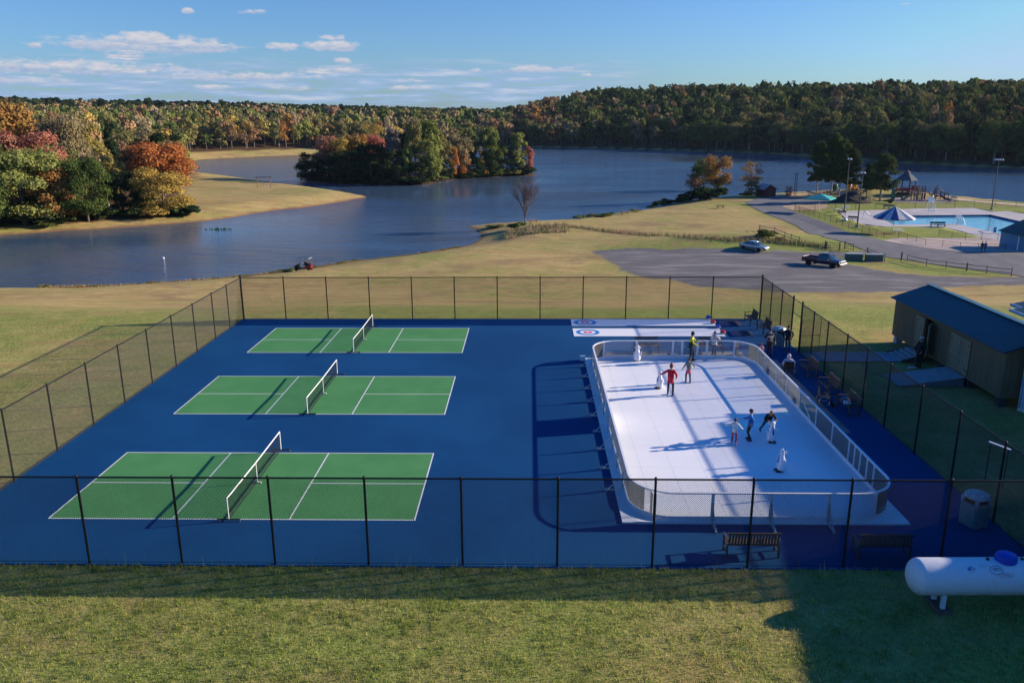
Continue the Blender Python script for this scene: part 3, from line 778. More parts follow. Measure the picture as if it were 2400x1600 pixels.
BING = mat('bin_panel', (.16, .23, .24), .6, (.13, .19, .19), 3); BINT = mat('bin_top', (.38, .45, .46), .5, (.24, .3, .31), 4)
def bin_(label, x, y, rz):
    t = thing('litter_bin', label, 'bin', (x, y, 0), rz, 'litter bins')
    b = MB(); b.prism([(-.29, -.36), (.29, -.36), (.36, -.29), (.36, .29), (.29, .36), (-.29, .36), (-.36, .29), (-.36, -.29)], .02, .86); b.build('body', BING, t, bevel=.01)
    b = MB()
    for sx, sy in ((-1, -1), (1, -1), (1, 1), (-1, 1)): b.box((sx*.29, sy*.29, .96), (.1, .1, .2))
    b.build('hood_post', BINT, t)
    b = MB(); b.lathe([(.42, 1.06), (.43, 1.10), (.38, 1.19), (.24, 1.25), (0, 1.27)], n=8, R=Matrix.Rotation(PI/8, 3, 'Z')); b.add([(-.34, -.34, 1.058), (.34, -.34, 1.058), (.34, .34, 1.058), (-.34, .34, 1.058)], [(3, 2, 1, 0)]); b.build('hood', BINT, t)
    b = MB(); b.box((0, 0, .9), (.5, .5, .1)); b.build('liner', BLACKM, t)
bin_('grey-green litter bin with hood beside the gate and the person in a dark jacket', 33.25, 23.4, 0)
bin_('blue-grey litter bin with hood in the shaded front right corner of the court', 33.25, -.05, radians(20))

# skating aids
AIDW = mat('aid_white', (.80, .81, .82), .35, (.74, .75, .77), 4, spec=.5); AIDK = mat('aid_black', (.012, .014, .02), .4); AIDT = mat('aid_tie', (.01, .03, .45), .4)
def penguin(label, x, y, rz, tie=True):
    t = thing('skating_aid', label, 'skating aid', (x, y, .075), rz, 'white penguin shaped skating aids')
    b = MB(); b.lathe([(.0, .05), (.17, .05), (.205, .14), (.21, .30), (.185, .46), (.14, .60), (.105, .70), (.10, .76), (.115, .83), (.105, .90), (.06, .955), (0, .97)], n=20, sy=.78)
    b.ball((0, -.11, .82), (.028, .075, .025), 8, 6); b.build('body', AIDW, t, smooth=True)
    for s in (-1, 1):
        b = MB(); b.ball((s*.095, -.08, .04), (.08, .20, .04), 12, 6); b.build('foot', AIDK, t, smooth=True)
        b = MB(); b.ball((s*.205, .02, .42), (.025, .07, .17), 10, 8, R=Matrix.Rotation(s*.16, 3, 'Y')); b.build('flipper', AIDW, t, smooth=True)
        b = MB(); b.tube([(s*.07, .02, .88), (s*.16, .08, .91), (s*.17, .10, .84), (s*.09, .05, .76)], .018, 8); b.build('handle', AIDW, t, smooth=True)
        b = MB(); b.ball((s*.06, -.072, .86), .016, 8, 6); b.build('eye', AIDK, t)
    b = MB(); b.add([(-.025, -.085, .72), (.025, -.085, .72), (.018, -.105, .66), (-.018, -.105, .66), (.042, -.158, .42), (-.042, -.158, .42), (0, -.168, .36)], [(0, 1, 2, 3), (3, 2, 4, 5), (5, 4, 6)]); b.v = [(x_, y_-.012, z_) for x_, y_, z_ in b.v]
    b.build('tie', AIDT, t)
penguin('white penguin skating aid with a blue tie, pushed by the person in black', 28.25, 7.35, radians(4))
penguin('white penguin skating aid standing alone in the shade in the front of the rink', 27.75, 4.25, radians(-78))
penguin('white penguin skating aid beside the person in the red coat', 24.45, 14.75, radians(-60))
penguin('white penguin skating aid parked against the back boards', 23.9, 19.75, radians(175))

# ================================================================ SHED
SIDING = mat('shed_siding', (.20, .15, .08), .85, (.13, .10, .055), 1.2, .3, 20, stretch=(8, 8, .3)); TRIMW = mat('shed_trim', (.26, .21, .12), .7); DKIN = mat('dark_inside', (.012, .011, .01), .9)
ROOFB = mat('metal_roof_blue', (.020, .062, .072), .55, (.026, .072, .084), .6, metal=.3, spec=.5)
STEPW = mat('deck_board', (.30, .33, .33), .85, (.22, .25, .26), 2, .3, 20, stretch=(1, 6, 6))
sh = thing('shed', 'long tan wooden shed with a blue ribbed metal roof and double doors', 'shed', (40.8, 12.1, 0), radians(90))
SL, SD, SF, SE = 12.4, 4.1, .58, 2.95     # along local x; depth goes to local -y (east)
# front wall with a door opening between 5.6 and 6.6, and the far gable
def wallq(b, x0, x1, z0, z1): b.box(((x0+x1)/2, -.05, (z0+z1)/2), (x1-x0, .1, z1-z0))
b = MB(); dz0, dz1 = SF, 2.55
wallq(b, 0, 7.35, SF, SE); wallq(b, 8.25, SL, SF, SE); wallq(b, 7.35, 8.25, dz1, SE)
b.box((SL/2, -SD+.05, (SF+SE)/2), (SL, .1, SE-SF))
for x in (.05, SL-.05): b.extr([(0, 0)], 0, 0) if False else b.add([(x-.05, -.1, SF), (x+.05, -.1, SF), (x+.05, -SD+.1, SF), (x-.05, -SD+.1, SF), (x-.05, -.1, SE), (x+.05, -.1, SE), (x+.05, -SD+.1, SE), (x-.05, -SD+.1, SE), (x-.05, -SD/2, 3.56), (x+.05, -SD/2, 3.56)],
     [(0, 3, 2, 1), (0, 1, 5, 4), (1, 2, 6, 9, 5), (2, 3, 7, 6), (3, 0, 4, 8, 7), (4, 5, 9, 8), (6, 7, 8, 9)])
b.box((SL/2, -SD/2, SF-.06), (SL, SD, .12)); b.build('wall', SIDING, sh)
b = MB()
for i in range(62): x = .1+i*.2; b.box((x, .004, (SF+SE)/2), (.03, .008, SE-SF)) if not (7.3 < x < 8.3) else None
b.build('batten', mat('shed_batten', (.15, .115, .065), .8), sh)
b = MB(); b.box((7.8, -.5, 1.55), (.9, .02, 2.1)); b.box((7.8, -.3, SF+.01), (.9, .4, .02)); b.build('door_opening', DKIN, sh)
def shed_door(x, w, rz, hinge, z0=SF+.03, z1=2.5):
    b = MB(); b.T = Matrix.Translation((x, .03, 0)) @ Matrix.Rotation(rz, 4, 'Z'); s = hinge
    b.box((s*w/2, 0, (z0+z1)/2), (w, .04, z1-z0)); root = b.build('door', TRIMW, sh)
    c = MB(); c.T = b.T
    for zz in (z0+.06, 1.45, z1-.06): c.box((s*w/2, .03, zz), (w, .02, .1))
    for xx in (.05, w-.05): c.box((s*xx, .031, (z0+z1)/2), (.1, .02, z1-z0))
    c.box((s*w/2, .03, (z0+1.45)/2), (.09, .018, 1.18), R=Matrix.Rotation(s*.72, 3, 'Y')); c.build('door_frame', mat('shed_trim2', (.30, .25, .15), .7), root)
    c = MB(); c.T = b.T
    for zz in (z0+.25, z1-.25): c.box((s*.1, .045, zz), (.2, .012, .05))
    c.build('hinge', BLACKM, root)
shed_door(9.28, 1.0, 0, -1); shed_door(7.36, .9, radians(142), 1)
shed_door(3.1, .98, 0, 1); shed_door(5.12, .98, 0, -1)
b = MB(); ridge = 3.66
for s, (y0, y1) in ((0, (.28, -SD/2)), (1, (-SD-.28, -SD/2))):
    za = SE-.10; n = 90; vs = []; fs = []
    for i in range(n+1):
        x = -.22+(SL+.44)*i/n; o_ = .022 if i % 2 else 0
        vs += [(x, y0, za+o_), (x, y1, ridge+o_), (x, y0, za+o_-.04), (x, y1, ridge+o_-.04)]
    for i in range(n):
        a = i*4; c = a+4; q = [(a, c, c+1, a+1), (a+2, a+3, c+3, c+2), (a, a+2, c+2, c)]
        fs += q if s == 0 else [tuple(reversed(f)) for f in q]
    b.add(vs, fs)
b.build('roof', ROOFB, sh)
b = MB(); b.extr([(0, 0)], 0, 0) if False else b.box((SL/2, -SD/2, ridge+.03), (SL+.46, .3, .03)); b.build('ridge_cap', mat('ridge_light', (.05, .15, .19), .4, metal=.3), sh)
for x in (.3, 3.2, 6.2, 9.2, SL-.3):
    for y in (-.3, -SD+.3):
        b = MB(); b.box((x, y, .2), (.4, .4, .5)); b.build('pier', mat('pier_block', (.35, .37, .40), .9) if x > 12 else mat('pier_dark', (.06, .055, .05), .9), sh)
st = thing('steps', 'grey wooden steps up to the open shed door', 'steps', (40.78, 20.75, 0), radians(90))
b = MB()
for i in range(4): b.box((0, .25+.30*i, .40-.1*i), (1.9-.0, .31, .04)); b.box((0, .40+.30*i, (.39-.1*i)/2), (1.9, .02, .39-.1*i))
b.build('tread', STEPW, st)
for s in (-1, 1):
    b = MB(); b.add([(s*.97, .05, 0), (s*.97, 1.4, 0), (s*.97, 1.4, .12), (s*.97, .2, .44), (s*.97, .05, .44)], [(0, 1, 2, 3, 4)]); b.add([(s*.99, .05, 0), (s*.99, 1.4, 0), (s*.99, 1.4, .12), (s*.99, .2, .44), (s*.99, .05, .44)], [(4, 3, 2, 1, 0)]); b.build('stringer', mat('stringer_dark', (.05, .045, .04), .9), st)
rp = thing('ramp', 'grey plank ramp sloping down from the closed shed doors', 'ramp', (40.78, 16.3, 0), radians(90))
b = MB()
for i in range(22):
    f = i/21; b.box((0, .1+3.3*f, .46*(1-f)+.03), (2.0, .155, .035), R=Matrix.Rotation(radians(-7.8), 3, 'X'))
b.build('plank', STEPW, rp)
for s in (-1, 1):
    b = MB(); b.add([(s*.97-.02, .05, 0), (s*.97-.02, 3.3, .0), (s*.97-.02, .05, .44), (s*.97+.02, .05, 0), (s*.97+.02, 3.3, .0), (s*.97+.02, .05, .44)], [(0, 1, 2), (5, 4, 3), (0, 2, 5, 3), (1, 4, 5, 2)]); b.build('skirt', mat('skirt_blue', (.12, .16, .18), .8), rp)

# ================================================================ HOUSE ON THE RIGHT (its long shadow lies over the rink)
CLAP = mat('clapboard_white', (.55, .62, .64), .7, (.48, .55, .58), 1.5)
hs_ = thing('lodge', 'tall pale clapboard building at the right edge whose shadow covers the rink', 'building', (0, 0, 0))
HX0, HY1, HY0, HX1, HE = 41.3, 11.75, -24.0, 56.0, 4.88
def hx(y): return HX0-(.0 if y > 2 else (2-y)*.21)
b = MB(); P_ = [(hx(HY0)+.35, HY0), (hx(2)+.35, 2.0), (HX0+.35, HY1), (HX1, HY1), (HX1, HY0)]
b.prism(list(reversed(P_))[::-1], -.1, HE-.12); b.build('wall', CLAP, hs_)
b = MB()
z = .25
while z < HE-.3:
    b.add([(hx(2)+.338, 2.0, z), (HX0+.338, HY1+.012, z), (HX0+.338, HY1+.012, z+.022), (hx(2)+.338, 2.0, z+.022)], [(3, 2, 1, 0)])
    b.add([(HX0+.338, HY1+.012, z), (HX1, HY1+.012, z), (HX1, HY1+.012, z+.022), (HX0+.338, HY1+.012, z+.022)], [(3, 2, 1, 0)]); z += .19
b.build('clapboard', mat('clap_edge', (.36, .42, .45), .8), hs_)
b = MB(); b.box((HX0+.33, HY1-.06, HE/2-.1), (.12, .2, HE-.1)); b.box((HX0+.42, HY1+.02, HE/2-.1), (.2, .1, HE-.1)); b.build('corner_board', WHITE, hs_)
b = MB(); e = [(hx(HY0), HY0), (HX0-.3, 2.0), (HX0-.3, 12.6), (HX0+.45, 12.9), (HX0+.45, 13.85)]
rr = HX0+6.5
NE = 13.85
xa = HX0-.3; HR_ = HE+1.2
b.quad((e[0][0], HY0, HE), (rr, HY0, HR_), (rr, 2.0, HR_), (xa, 2.0, HE)); b.quad((xa, 2.0, HE), (rr, 2.0, HR_), (rr, 12.6, HR_), (xa, 12.6, HE))
b.quad((HX0+.45, 12.6, HE), (rr, 12.6, HR_), (rr, NE, HR_), (HX0+.45, NE, HE)); b.quad((rr, HY0, HR_), (HX1+.4, HY0, HE), (HX1+.4, NE, HE), (rr, NE, HR_))
b.add([(HX0+.45, NE, HE), (HX1+.4, NE, HE), (rr, NE, HR_)], [(2, 1, 0)]); b.add([(e[0][0], HY0, HE), (HX1+.4, HY0, HE), (rr, HY0, HR_)], [(0, 1, 2)])
b.build('roof', ROOFB, hs_)
b = MB(); b.tube([(x-.06, y, HE-.06) for x, y in e], .075, 8); b.tube([(HX0+.02, HY1+.1, HE-.1), (HX0+.2, HY1-.16, HE-.5), (HX0+.2, HY1-.16, .15)], .05, 8); b.build('gutter', mat('gutter_blue', (.22, .38, .50), .4), hs_)
for y in (9.5, 6.5, 3.5):
    b = MB(); b.box((HX0+.33, y, 1.8), (.06, .95, 1.3)); wf = b.build('window', WHITE, hs_); b = MB(); b.box((HX0+.30, y, 1.8), (.03, .8, 1.15)); b.build('pane', mat('window_glass', (.02, .03, .04), .08, spec=.6), wf)

# slotted white strip outside the fence
t = thing('slotted_strip', 'white slotted strip fixed on a black stand beyond the right fence', 'light', (36.0, 4.2, 0), radians(-66))
LX, LYY = atz(2317, 1035, 1.6); RX_, RY_ = atz(2370, 1055, 1.6)
t.location = (LX, LYY, 0); t.rotation_euler = (0, 0, atan2(RY_-LYY, RX_-LX)); LL = hypot(RX_-LX, RY_-LYY)
b = MB(); b.box((LL/2, 0, 1.6), (LL, .09, .05)); b.build('housing', mat('strip_grey', (.5, .5, .54), .5), t)
b = MB()
for i in range(14): b.box((.05+i*(LL-.1)/13, -.0, 1.632), (.05, .07, .015))
b.build('glowing_slot', mat('strip_white', (.9, .9, .95), .5, emit=(.8, .8, 1, .35)), t)  # white slots with a faint glow of their own
b = MB(); b.tube([(.1, 0, 0), (.1, 0, 1.58)], .02); b.tube([(LL-.1, 0, 0), (LL-.1, 0, 1.58)], .02); b.build('stand', BLACKM, t)

# ================================================================ PROPANE TANK
TANK = mat('tank_white', (.62, .66, .70), .55, (.55, .60, .63), 1.2, .1, 30)
def tank():
    t = thing('propane_tank', 'large white horizontal gas tank with a blue lid lying on short legs in the shade', 'gas tank', (28.60, -5.12, 0), radians(1.0))
    R = .54; L = 5.4; zc = .98
    m = bpy.data.materials.new('tank_mottled'); m.use_nodes = True; q = NT(m.node_tree); p = pr(m.node_tree)
    tcn = q.n('ShaderNodeTexCoord'); s3 = q.n('ShaderNodeSeparateXYZ'); q.l(tcn.outputs['Object'], s3.inputs[0])
    nz = q.noise(q.scalevec(tcn.outputs['Object'], (1, 1, 2.2)), 4, 6, .75)
    d = q.m('MULTIPLY', q.m('SUBTRACT', 1.0, q.ramp(s3.outputs[2], .38, .95)), q.ramp(nz, .38, .62))  # grey-green blotches, thicker towards the bottom
    base = q.mix(q.ramp(q.noise(tcn.outputs['Object'], 9, 5, .7), .45, .8), (.66, .68, .70), (.55, .58, .58))
    q.l(q.mix(d, base, (.20, .24, .22)), p.inputs['Base Color']); p.inputs['Roughness'].default_value = .5
    prof = [(0, 0)]+[(R*sin(a), R*.62*(1-cos(a))) for a in [PI/2*k/8 for k in range(1, 9)]]
    prof += [(R, L/2), (R, L-R*.62)]+[(R*cos(a), L-R*.62+R*.62*sin(a)) for a in [PI/2*k/8 for k in range(1, 9)]]
    b = MB(); b.lathe(prof, n=40, R=Matrix.Rotation(PI/2, 3, 'Y')); b.v = [(x, y, z+zc) for x, y, z in b.v]; b.build('tank_body', m, t, smooth=True)
    for x in (1.0, 4.4):
        for y in (-.25, .25):
            b = MB(); b.box((x, y, .27), (.12, .1, .54)); b.build('leg', TANK, t)
        b = MB(); b.box((x, 0, .02), (.4, .9, .12)); b.build('footing', mat('footing_brown', (.16, .10, .08), .9), t)
    b = MB(); b.lathe([(.27, 0), (.27, .14), (.24, .22), (.15, .27), (0, .28)], (2.78, 0, zc+R-.05), 18, sx=1.15); b.build('lid', mat('lid_blue', (.01, .05, .40), .45, (.012, .06, .45), 3), t, smooth=True)
    for fx in (2.25, 3.25): b = MB(); b.tube([(fx, 0, zc+R-.03), (fx, 0, zc+R+.05)], .05); b.build('fitting', BLACKM, t)
    def onf(x, a, off=.004): return (x, -(R+off)*cos(a), zc+(R+off)*sin(a))
    def patch(nm, x0, x1, a0, a1, mm, n=4, off=.004):
        b = MB()
        for i in range(n):
            p0 = a0+(a1-a0)*i/n; p1 = a0+(a1-a0)*(i+1)/n; b.quad(onf(x0, p0, off), onf(x1, p0, off), onf(x1, p1, off), onf(x0, p1, off))
        return b.build(nm, mm, t)
    ink = mat('ink_dark', (.03, .04, .08), .6); inkr = mat('ink_red', (.30, .05, .06), .6); inkb = mat('sign_blue', (.03, .20, .50), .6)
    # hazard diamond: blue left quarter, numbers
    cx, ca, s = 1.62, radians(52), .125
    def dia(nm, dx, da, k, mm, off):
        b = MB(); c = (cx+dx*s, ca+da*s/R); b.add([onf(c[0]-k*s, c[1], off), onf(c[0], c[1]-k*s/R, off), onf(c[0]+k*s, c[1], off), onf(c[0], c[1]+k*s/R, off)], [(0, 1, 2, 3)]); b.build(nm, mm, t)
    dia('hazard_sign', 0, 0, 1.06, mat('sign_pale', (.6, .64, .66), .6), .006); dia('hazard_sign', -.5, 0, .48, inkb, .009); dia('hazard_sign', 0, .5, .46, mat('sign_fade', (.50, .52, .56), .6), .009)
    def text(s_, x, a, size, mm, nm='marking'):
        cu = bpy.data.curves.new('txt', 'FONT'); cu.body = s_; cu.size = size; cu.align_x = 'CENTER'; cu.align_y = 'CENTER'
        tmp = bpy.data.objects.new('txt', cu); COL.objects.link(tmp); dg = bpy.context.evaluated_depsgraph_get()
        me = bpy.data.meshes.new_from_object(tmp.evaluated_get(dg)); bpy.data.objects.remove(tmp)
        for v in me.vertices: v.co = Vector(onf(x+v.co.x, a+v.co.y/R, .012))
        me.materials.append(mm); new_obj(nm, me, t)
    text('4', cx, ca+.45*s/R, .10, ink); text('0', cx+.5*s+.015, ca, .10, ink); text('1073', 2.33, radians(50), .13, ink); text('APPROVED', 2.56, radians(33), .05, inkr)
    def oval(x, a, rx, ra, w_, mm):
        b = MB(); n = 32; vs = []; fs = []
        for k in range(n):
            th = 2*PI*k/n; vs += [onf(x+rx*cos(th), a+ra*sin(th)/R, .01), onf(x+(rx-w_)*cos(th), a+(ra-w_)*sin(th)/R, .01)]
        for k in range(n): j = (k+1) % n; fs.append((2*k, 2*k+1, 2*j+1, 2*j))
        b.add(vs, fs); b.build('marking', mm, t)
    oval(2.33, radians(49), .19, .13, .012, ink); oval(2.56, radians(33), .21, .06, .010, inkr)
    b = MB()
    for i in range(4):
        a0 = radians(58+i*4); b.quad(onf(1.85+.02*i, a0), onf(2.1+.02*i, a0), onf(2.1+.02*i, a0+.012), onf(1.85+.02*i, a0+.012))
    b.build('marking', mat('ink_faded', (.42, .46, .52), .6), t)
tank()

# ================================================================ VEHICLES
GLASSD = mat('car_glass', (.02, .045, .055), .06, spec=.7); TYRE = mat('tyre', (.015, .015, .016), .85); RIM = mat('rim', (.55, .56, .58), .3, metal=.7)
LAMP = mat('headlight', (.75, .78, .8), .15, spec=.7); CHR = mat('chrome', (.6, .61, .63), .2, metal=.8); PLAS = mat('bumper_dark', (.03, .03, .032), .6)
def loft(b, secs):
    """secs: list of (x, [(y,z)...]) rings of equal length"""
    n = len(secs[0][1]); vs = []; fs = []
    for x, ring_ in secs: vs += [(x, y, z) for y, z in ring_]
    for i in range(len(secs)-1):
        for k in range(n): fs.append((i*n+k, i*n+(k+1) % n, (i+1)*n+(k+1) % n, (i+1)*n+k))
    fs += [tuple(range(n-1, -1, -1)), tuple((len(secs)-1)*n+k for k in range(n))]
    b.add(vs, fs)
def wheel(t, x, y, r, w_, arch=True):
    s = 1 if y > 0 else -1; R = Matrix.Rotation(PI/2, 3, 'X')
    b = MB(); b.lathe([(r*.62, -w_/2), (r*.93, -w_/2), (r, -w_*.35), (r, w_*.35), (r*.93, w_/2), (r*.62, w_/2)], (x, y, r), 24, R=R); tw = b.build('wheel', TYRE, t, smooth=True)
    b = MB(); b.lathe([(0, -w_*.3), (r*.62, -w_*.45), (r*.64, w_*.45), (0, w_*.3)], (x, y, r), 20, R=R); b.build('rim', RIM, tw)
    b = MB()
    for k in range(5): a = 2*PI*k/5; b.box((x+cos(a)*r*.38, y+s*w_*.40, r+sin(a)*r*.38), (r*.14, .02, r*.14), R=Matrix.Rotation(-a, 3, 'Y'))
    b.build('rim_hole', PLAS, tw)
def car_ring(w_, z0, z1, zb=.28):
    return [(-w_*.90, z0), (-w_, z0+zb*.5), (-w_, z1-.22), (-w_*.95, z1-.06), (-w_*.80, z1), (w_*.80, z1), (w_*.95, z1-.06), (w_, z1-.22), (w_, z0+zb*.5), (w_*.90, z0)]
def sedan():
    P0 = G(1767, 587); t = thing('parked_car', 'silver sedan parked at the far edge of the gravel lot', 'car', P0, radians(-50))
    PAINT = mat('paint_silver', (.34, .35, .37), .25, (.32, .33, .35), 2, metal=.55, coat=.6)
    b = MB(); W_ = .89
    secs = [(-2.38, .62, .80, .86), (-2.30, .45, .93, .93), (-1.9, .30, 1.0, .99), (-1.3, .24, 1.02, 1), (0, .22, .98, 1), (.9, .22, .96, 1), (1.5, .25, .90, .98), (2.1, .32, .82, .93), (2.36, .42, .70, .84), (2.42, .48, .62, .78)]
    loft(b, [(x, car_ring(W_*k, z0, z1)) for x, z0, z1, k in secs]); b.build('body', PAINT, t, smooth=True)
    g = MB(); gh = [(-1.75, .99, .72), (-1.25, 1.30, .66), (-.6, 1.42, .62), (.1, 1.42, .62), (.55, 1.32, .66), (1.18, .94, .74)]
    def gr(x, z, w_, x_): return [(-.76, .93), (-w_, z-.02), (-w_*.85, z+.015), (w_*.85, z+.015), (w_, z-.02), (.76, .93)]
    loft(g, [(x, gr(x, max(z, .96), w_, 0)) for x, z, w_ in gh]); g.build('window', GLASSD, t, smooth=True)
    r = MB(); loft(r, [(x, [(-.60*k, 1.405+dz), (-.54*k, 1.46+dz), (.54*k, 1.46+dz), (.60*k, 1.405+dz)]) for x, dz, k in ((-.95, -.05, 1), (-.5, 0, 1), (.05, 0, 1), (.38, -.05, 1))]); r.build('roof', PAINT, t, smooth=True)
    for y in (-1, 1):
        b = MB(); b.tube([(-1.55, y*.70, 1.07), (-.95, y*.63, 1.37), (.38, y*.63, 1.37), (1.1, y*.73, .97)], .03, 6); b.tube([(-.3, y*.72, .97), (-.3, y*.63, 1.40)], .03, 6); b.build('pillar', PAINT, t)
        b = MB(); b.ball((2.2, y*.62, .66), (.16, .18, .09), 10, 6); b.build('headlight', LAMP, t, smooth=True)
        b = MB(); b.ball((.85, y*.99, .98), (.1, .09, .07), 8, 6); b.build('mirror', PAINT, t, smooth=True)
        b = MB(); b.box((-2.3, y*.62, .78), (.12, .3, .14)); b.build('tail_light', mat('tail_red', (.4, .01, .01), .3), t)
        for x in (-1.42, 1.42): wheel(t, x, y*.80, .33, .21)
    b = MB(); b.box((2.40, 0, .56), (.05, .7, .12)); b.build('grille', PLAS, t); b = MB(); b.box((2.43, 0, .42), (.03, .36, .12)); b.build('number_plate', WHITE, t)
sedan()
def pickup():
    P0 = G(1930, 624); t = thing('parked_pickup', 'dark maroon crew-cab pickup truck with chrome grille parked in the gravel lot', 'pickup truck', P0, radians(-48))
    PAINT = mat('paint_maroon', (.035, .010, .025), .22, (.04, .012, .03), 2, metal=.3, coat=.8)
    b = MB(); W_ = 1.0
    secs = [(-.62, .48, 1.18, 1), (0, .46, 1.18, 1), (1.15, .46, 1.17, 1), (1.5, .50, 1.15, 1), (2.4, .52, 1.12, .98), (2.78, .52, 1.05, .95), (2.86, .55, .95, .92)]
    loft(b, [(x, car_ring(W_*k, z0, z1)) for x, z0, z1, k in secs]); b.build('body', PAINT, t, smooth=True)
    b = MB()
    for y in (-.93, .93): b.box((-1.80, y, .86), (2.3, .13, .66))
    b.box((-2.90, 0, .86), (.1, 1.98, .66)); b.box((-1.8, 0, .60), (2.3, 1.75, .08)); b.box((-.68, 0, .86), (.08, 1.9, .64)); b.build('truck_bed', PAINT, t, bevel=.03)
    g = MB(); loft(g, [(x, [(-.92, 1.12), (-w_, z-.04), (-w_*.88, z), (w_*.88, z), (w_, z-.04), (.92, 1.12)]) for x, z, w_ in ((-.62, 1.14, .9), (-.52, 1.66, .78), (-.2, 1.80, .74), (.7, 1.80, .74), (1.0, 1.68, .77), (1.55, 1.13, .9))]); g.build('window', GLASSD, t, smooth=True)
    r = MB(); loft(r, [(x, [(-.74*k, 1.775+dz), (-.66*k, 1.85+dz), (.66*k, 1.85+dz), (.74*k, 1.775+dz)]) for x, dz, k in ((-.45, -.08, 1), (-.2, 0, 1), (.72, 0, 1), (.95, -.09, 1))]); r.build('roof', PAINT, t, smooth=True)
    for y in (-1, 1):
        b = MB(); b.tube([(-.55, y*.92, 1.14), (-.45, y*.76, 1.74), (.95, y*.76, 1.72), (1.5, y*.9, 1.14)], .035, 6); b.tube([(.32, y*.92, 1.14), (.32, y*.76, 1.76)], .04, 6); b.build('pillar', PAINT, t)
        b = MB(); b.box((2.78, y*.78, .92), (.14, .34, .22)); b.build('headlight', LAMP, t, bevel=.03)
        b = MB(); b.ball((1.2, y*1.12, 1.22), (.08, .12, .11), 8, 6); b.build('mirror', CHR, t, smooth=True)
        b = MB(); b.box((-2.93, y*.86, .95), (.08, .18, .38)); b.build('tail_light', mat('tail_red', (.4, .01, .01), .3), t)
        b = MB(); b.tube([(-.6, y*1.0, .42), (1.4, y*1.0, .42)], .045, 8); b.build('side_step', CHR, t)
        for x in (-1.85, 1.85):
            wheel(t, x, y*.90, .40, .27)
            b = MB(); b.lathe([(.46, -.03), (.50, -.03), (.50, .03), (.46, .03)], (x, y*.97, .42), 20, R=Matrix.Rotation(PI/2, 3, 'X')); b.build('wheel_arch', PLAS, t)
    b = MB(); b.box((2.88, 0, .90), (.06, 1.2, .30)); gq = b.build('grille', CHR, t, bevel=.02); b = MB(); b.box((2.915, 0, .90), (.02, 1.05, .07)); b.box((2.915, 0, .79), (.02, 1.05, .06)); b.box((2.915, 0, 1.0), (.02, 1.05, .06)); b.build('grille_slot', PLAS, gq)
    b = MB(); b.box((2.95, 0, .60), (.16, 1.95, .20)); b.build('front_bumper', CHR, t, bevel=.03); b = MB(); b.box((3.04, 0, .60), (.02, .4, .13)); b.build('number_plate', WHITE, t)
    b = MB(); b.box((-3.0, 0, .58), (.14, 1.9, .18)); b.build('rear_bumper', CHR, t, bevel=.03)
pickup()
def cart():
    P0 = G(712, 634); t = thing('golf_cart', 'red and black golf cart with a roof on the lake shore', 'golf cart', P0, radians(172))
    REDP = mat('paint_red', (.22, .012, .02), .3, coat=.5)
    b = MB(); b.extr([(-1.35, .38), (-1.40, .70), (-1.2, .86), (-.55, .88), (-.35, .62), (-.3, .34)], -.56, .56); b.build('rear_body', REDP, t, bevel=.04)
    b = MB(); b.extr([(.35, .32), (.45, .36), (1.25, .42), (1.32, .62), (1.05, .84), (.80, .98), (.68, .96), (.62, .36)], -.54, .54); b.build('front_cowl', BLACKM, t, bevel=.04)
    b = MB(); b.box((.1, 0, .33), (1.2, 1.1, .06)); b.build('floor', PLAS, t)
    for x, n_ in ((-.45, 'seat'), (-1.1, 'rear_seat')):
        b = MB(); b.box((x+.05, 0, .92), (.5, 1.0, .12)); b.box((x-.22, 0, 1.17), (.1, 1.0, .42)); b.build(n_, mat('seat_dark', (.04, .035, .05), .6), t, bevel=.03)
    b = MB(); b.box((-.15, 0, 1.90), (2.0, 1.15, .06)); b.build('roof', mat('cart_roof', (.06, .08, .10), .4), t, bevel=.02); b = MB(); b.tube([(-1.15, .58, 1.885), (.85, .58, 1.885), (.85, -.58, 1.885), (-1.15, -.58, 1.885), (-1.15, .58, 1.885)], .025, 6); b.build('roof_edge', WHITE, t)
    for y in (-.5, .5):
        b = MB(); b.tube([(.80, y, .95), (.70, y, 1.88)], .02); b.build('roof_post', BLACKM, t); b = MB(); b.tube([(-.72, y, .85), (-.68, y, 1.88)], .02); b.build('roof_post', BLACKM, t)
        for x in (-.95, .95): wheel(t, x, y*1.02, .23, .2)
    b = MB(); b.tube([(-1.75, -.4, .35), (-1.75, -.4, 1.1), (-1.75, .4, 1.1), (-1.75, .4, .35)], .02); b.tube([(-1.35, -.3, .4), (-1.75, -.4, .4)], .02); b.tube([(-1.35, .3, .4), (-1.75, .4, .4)], .02); b.build('rear_rack', BLACKM, t)
    b = MB(); b.tube([(.62, .25, .95), (.40, .25, 1.15)], .02); b.lathe([(.15, 0), (.17, .015), (.15, .03)], (.38, .25, 1.15), 14, R=Matrix.Rotation(-.9, 3, 'Y')); b.build('steering_wheel', BLACKM, t)
    return t
CART = cart()

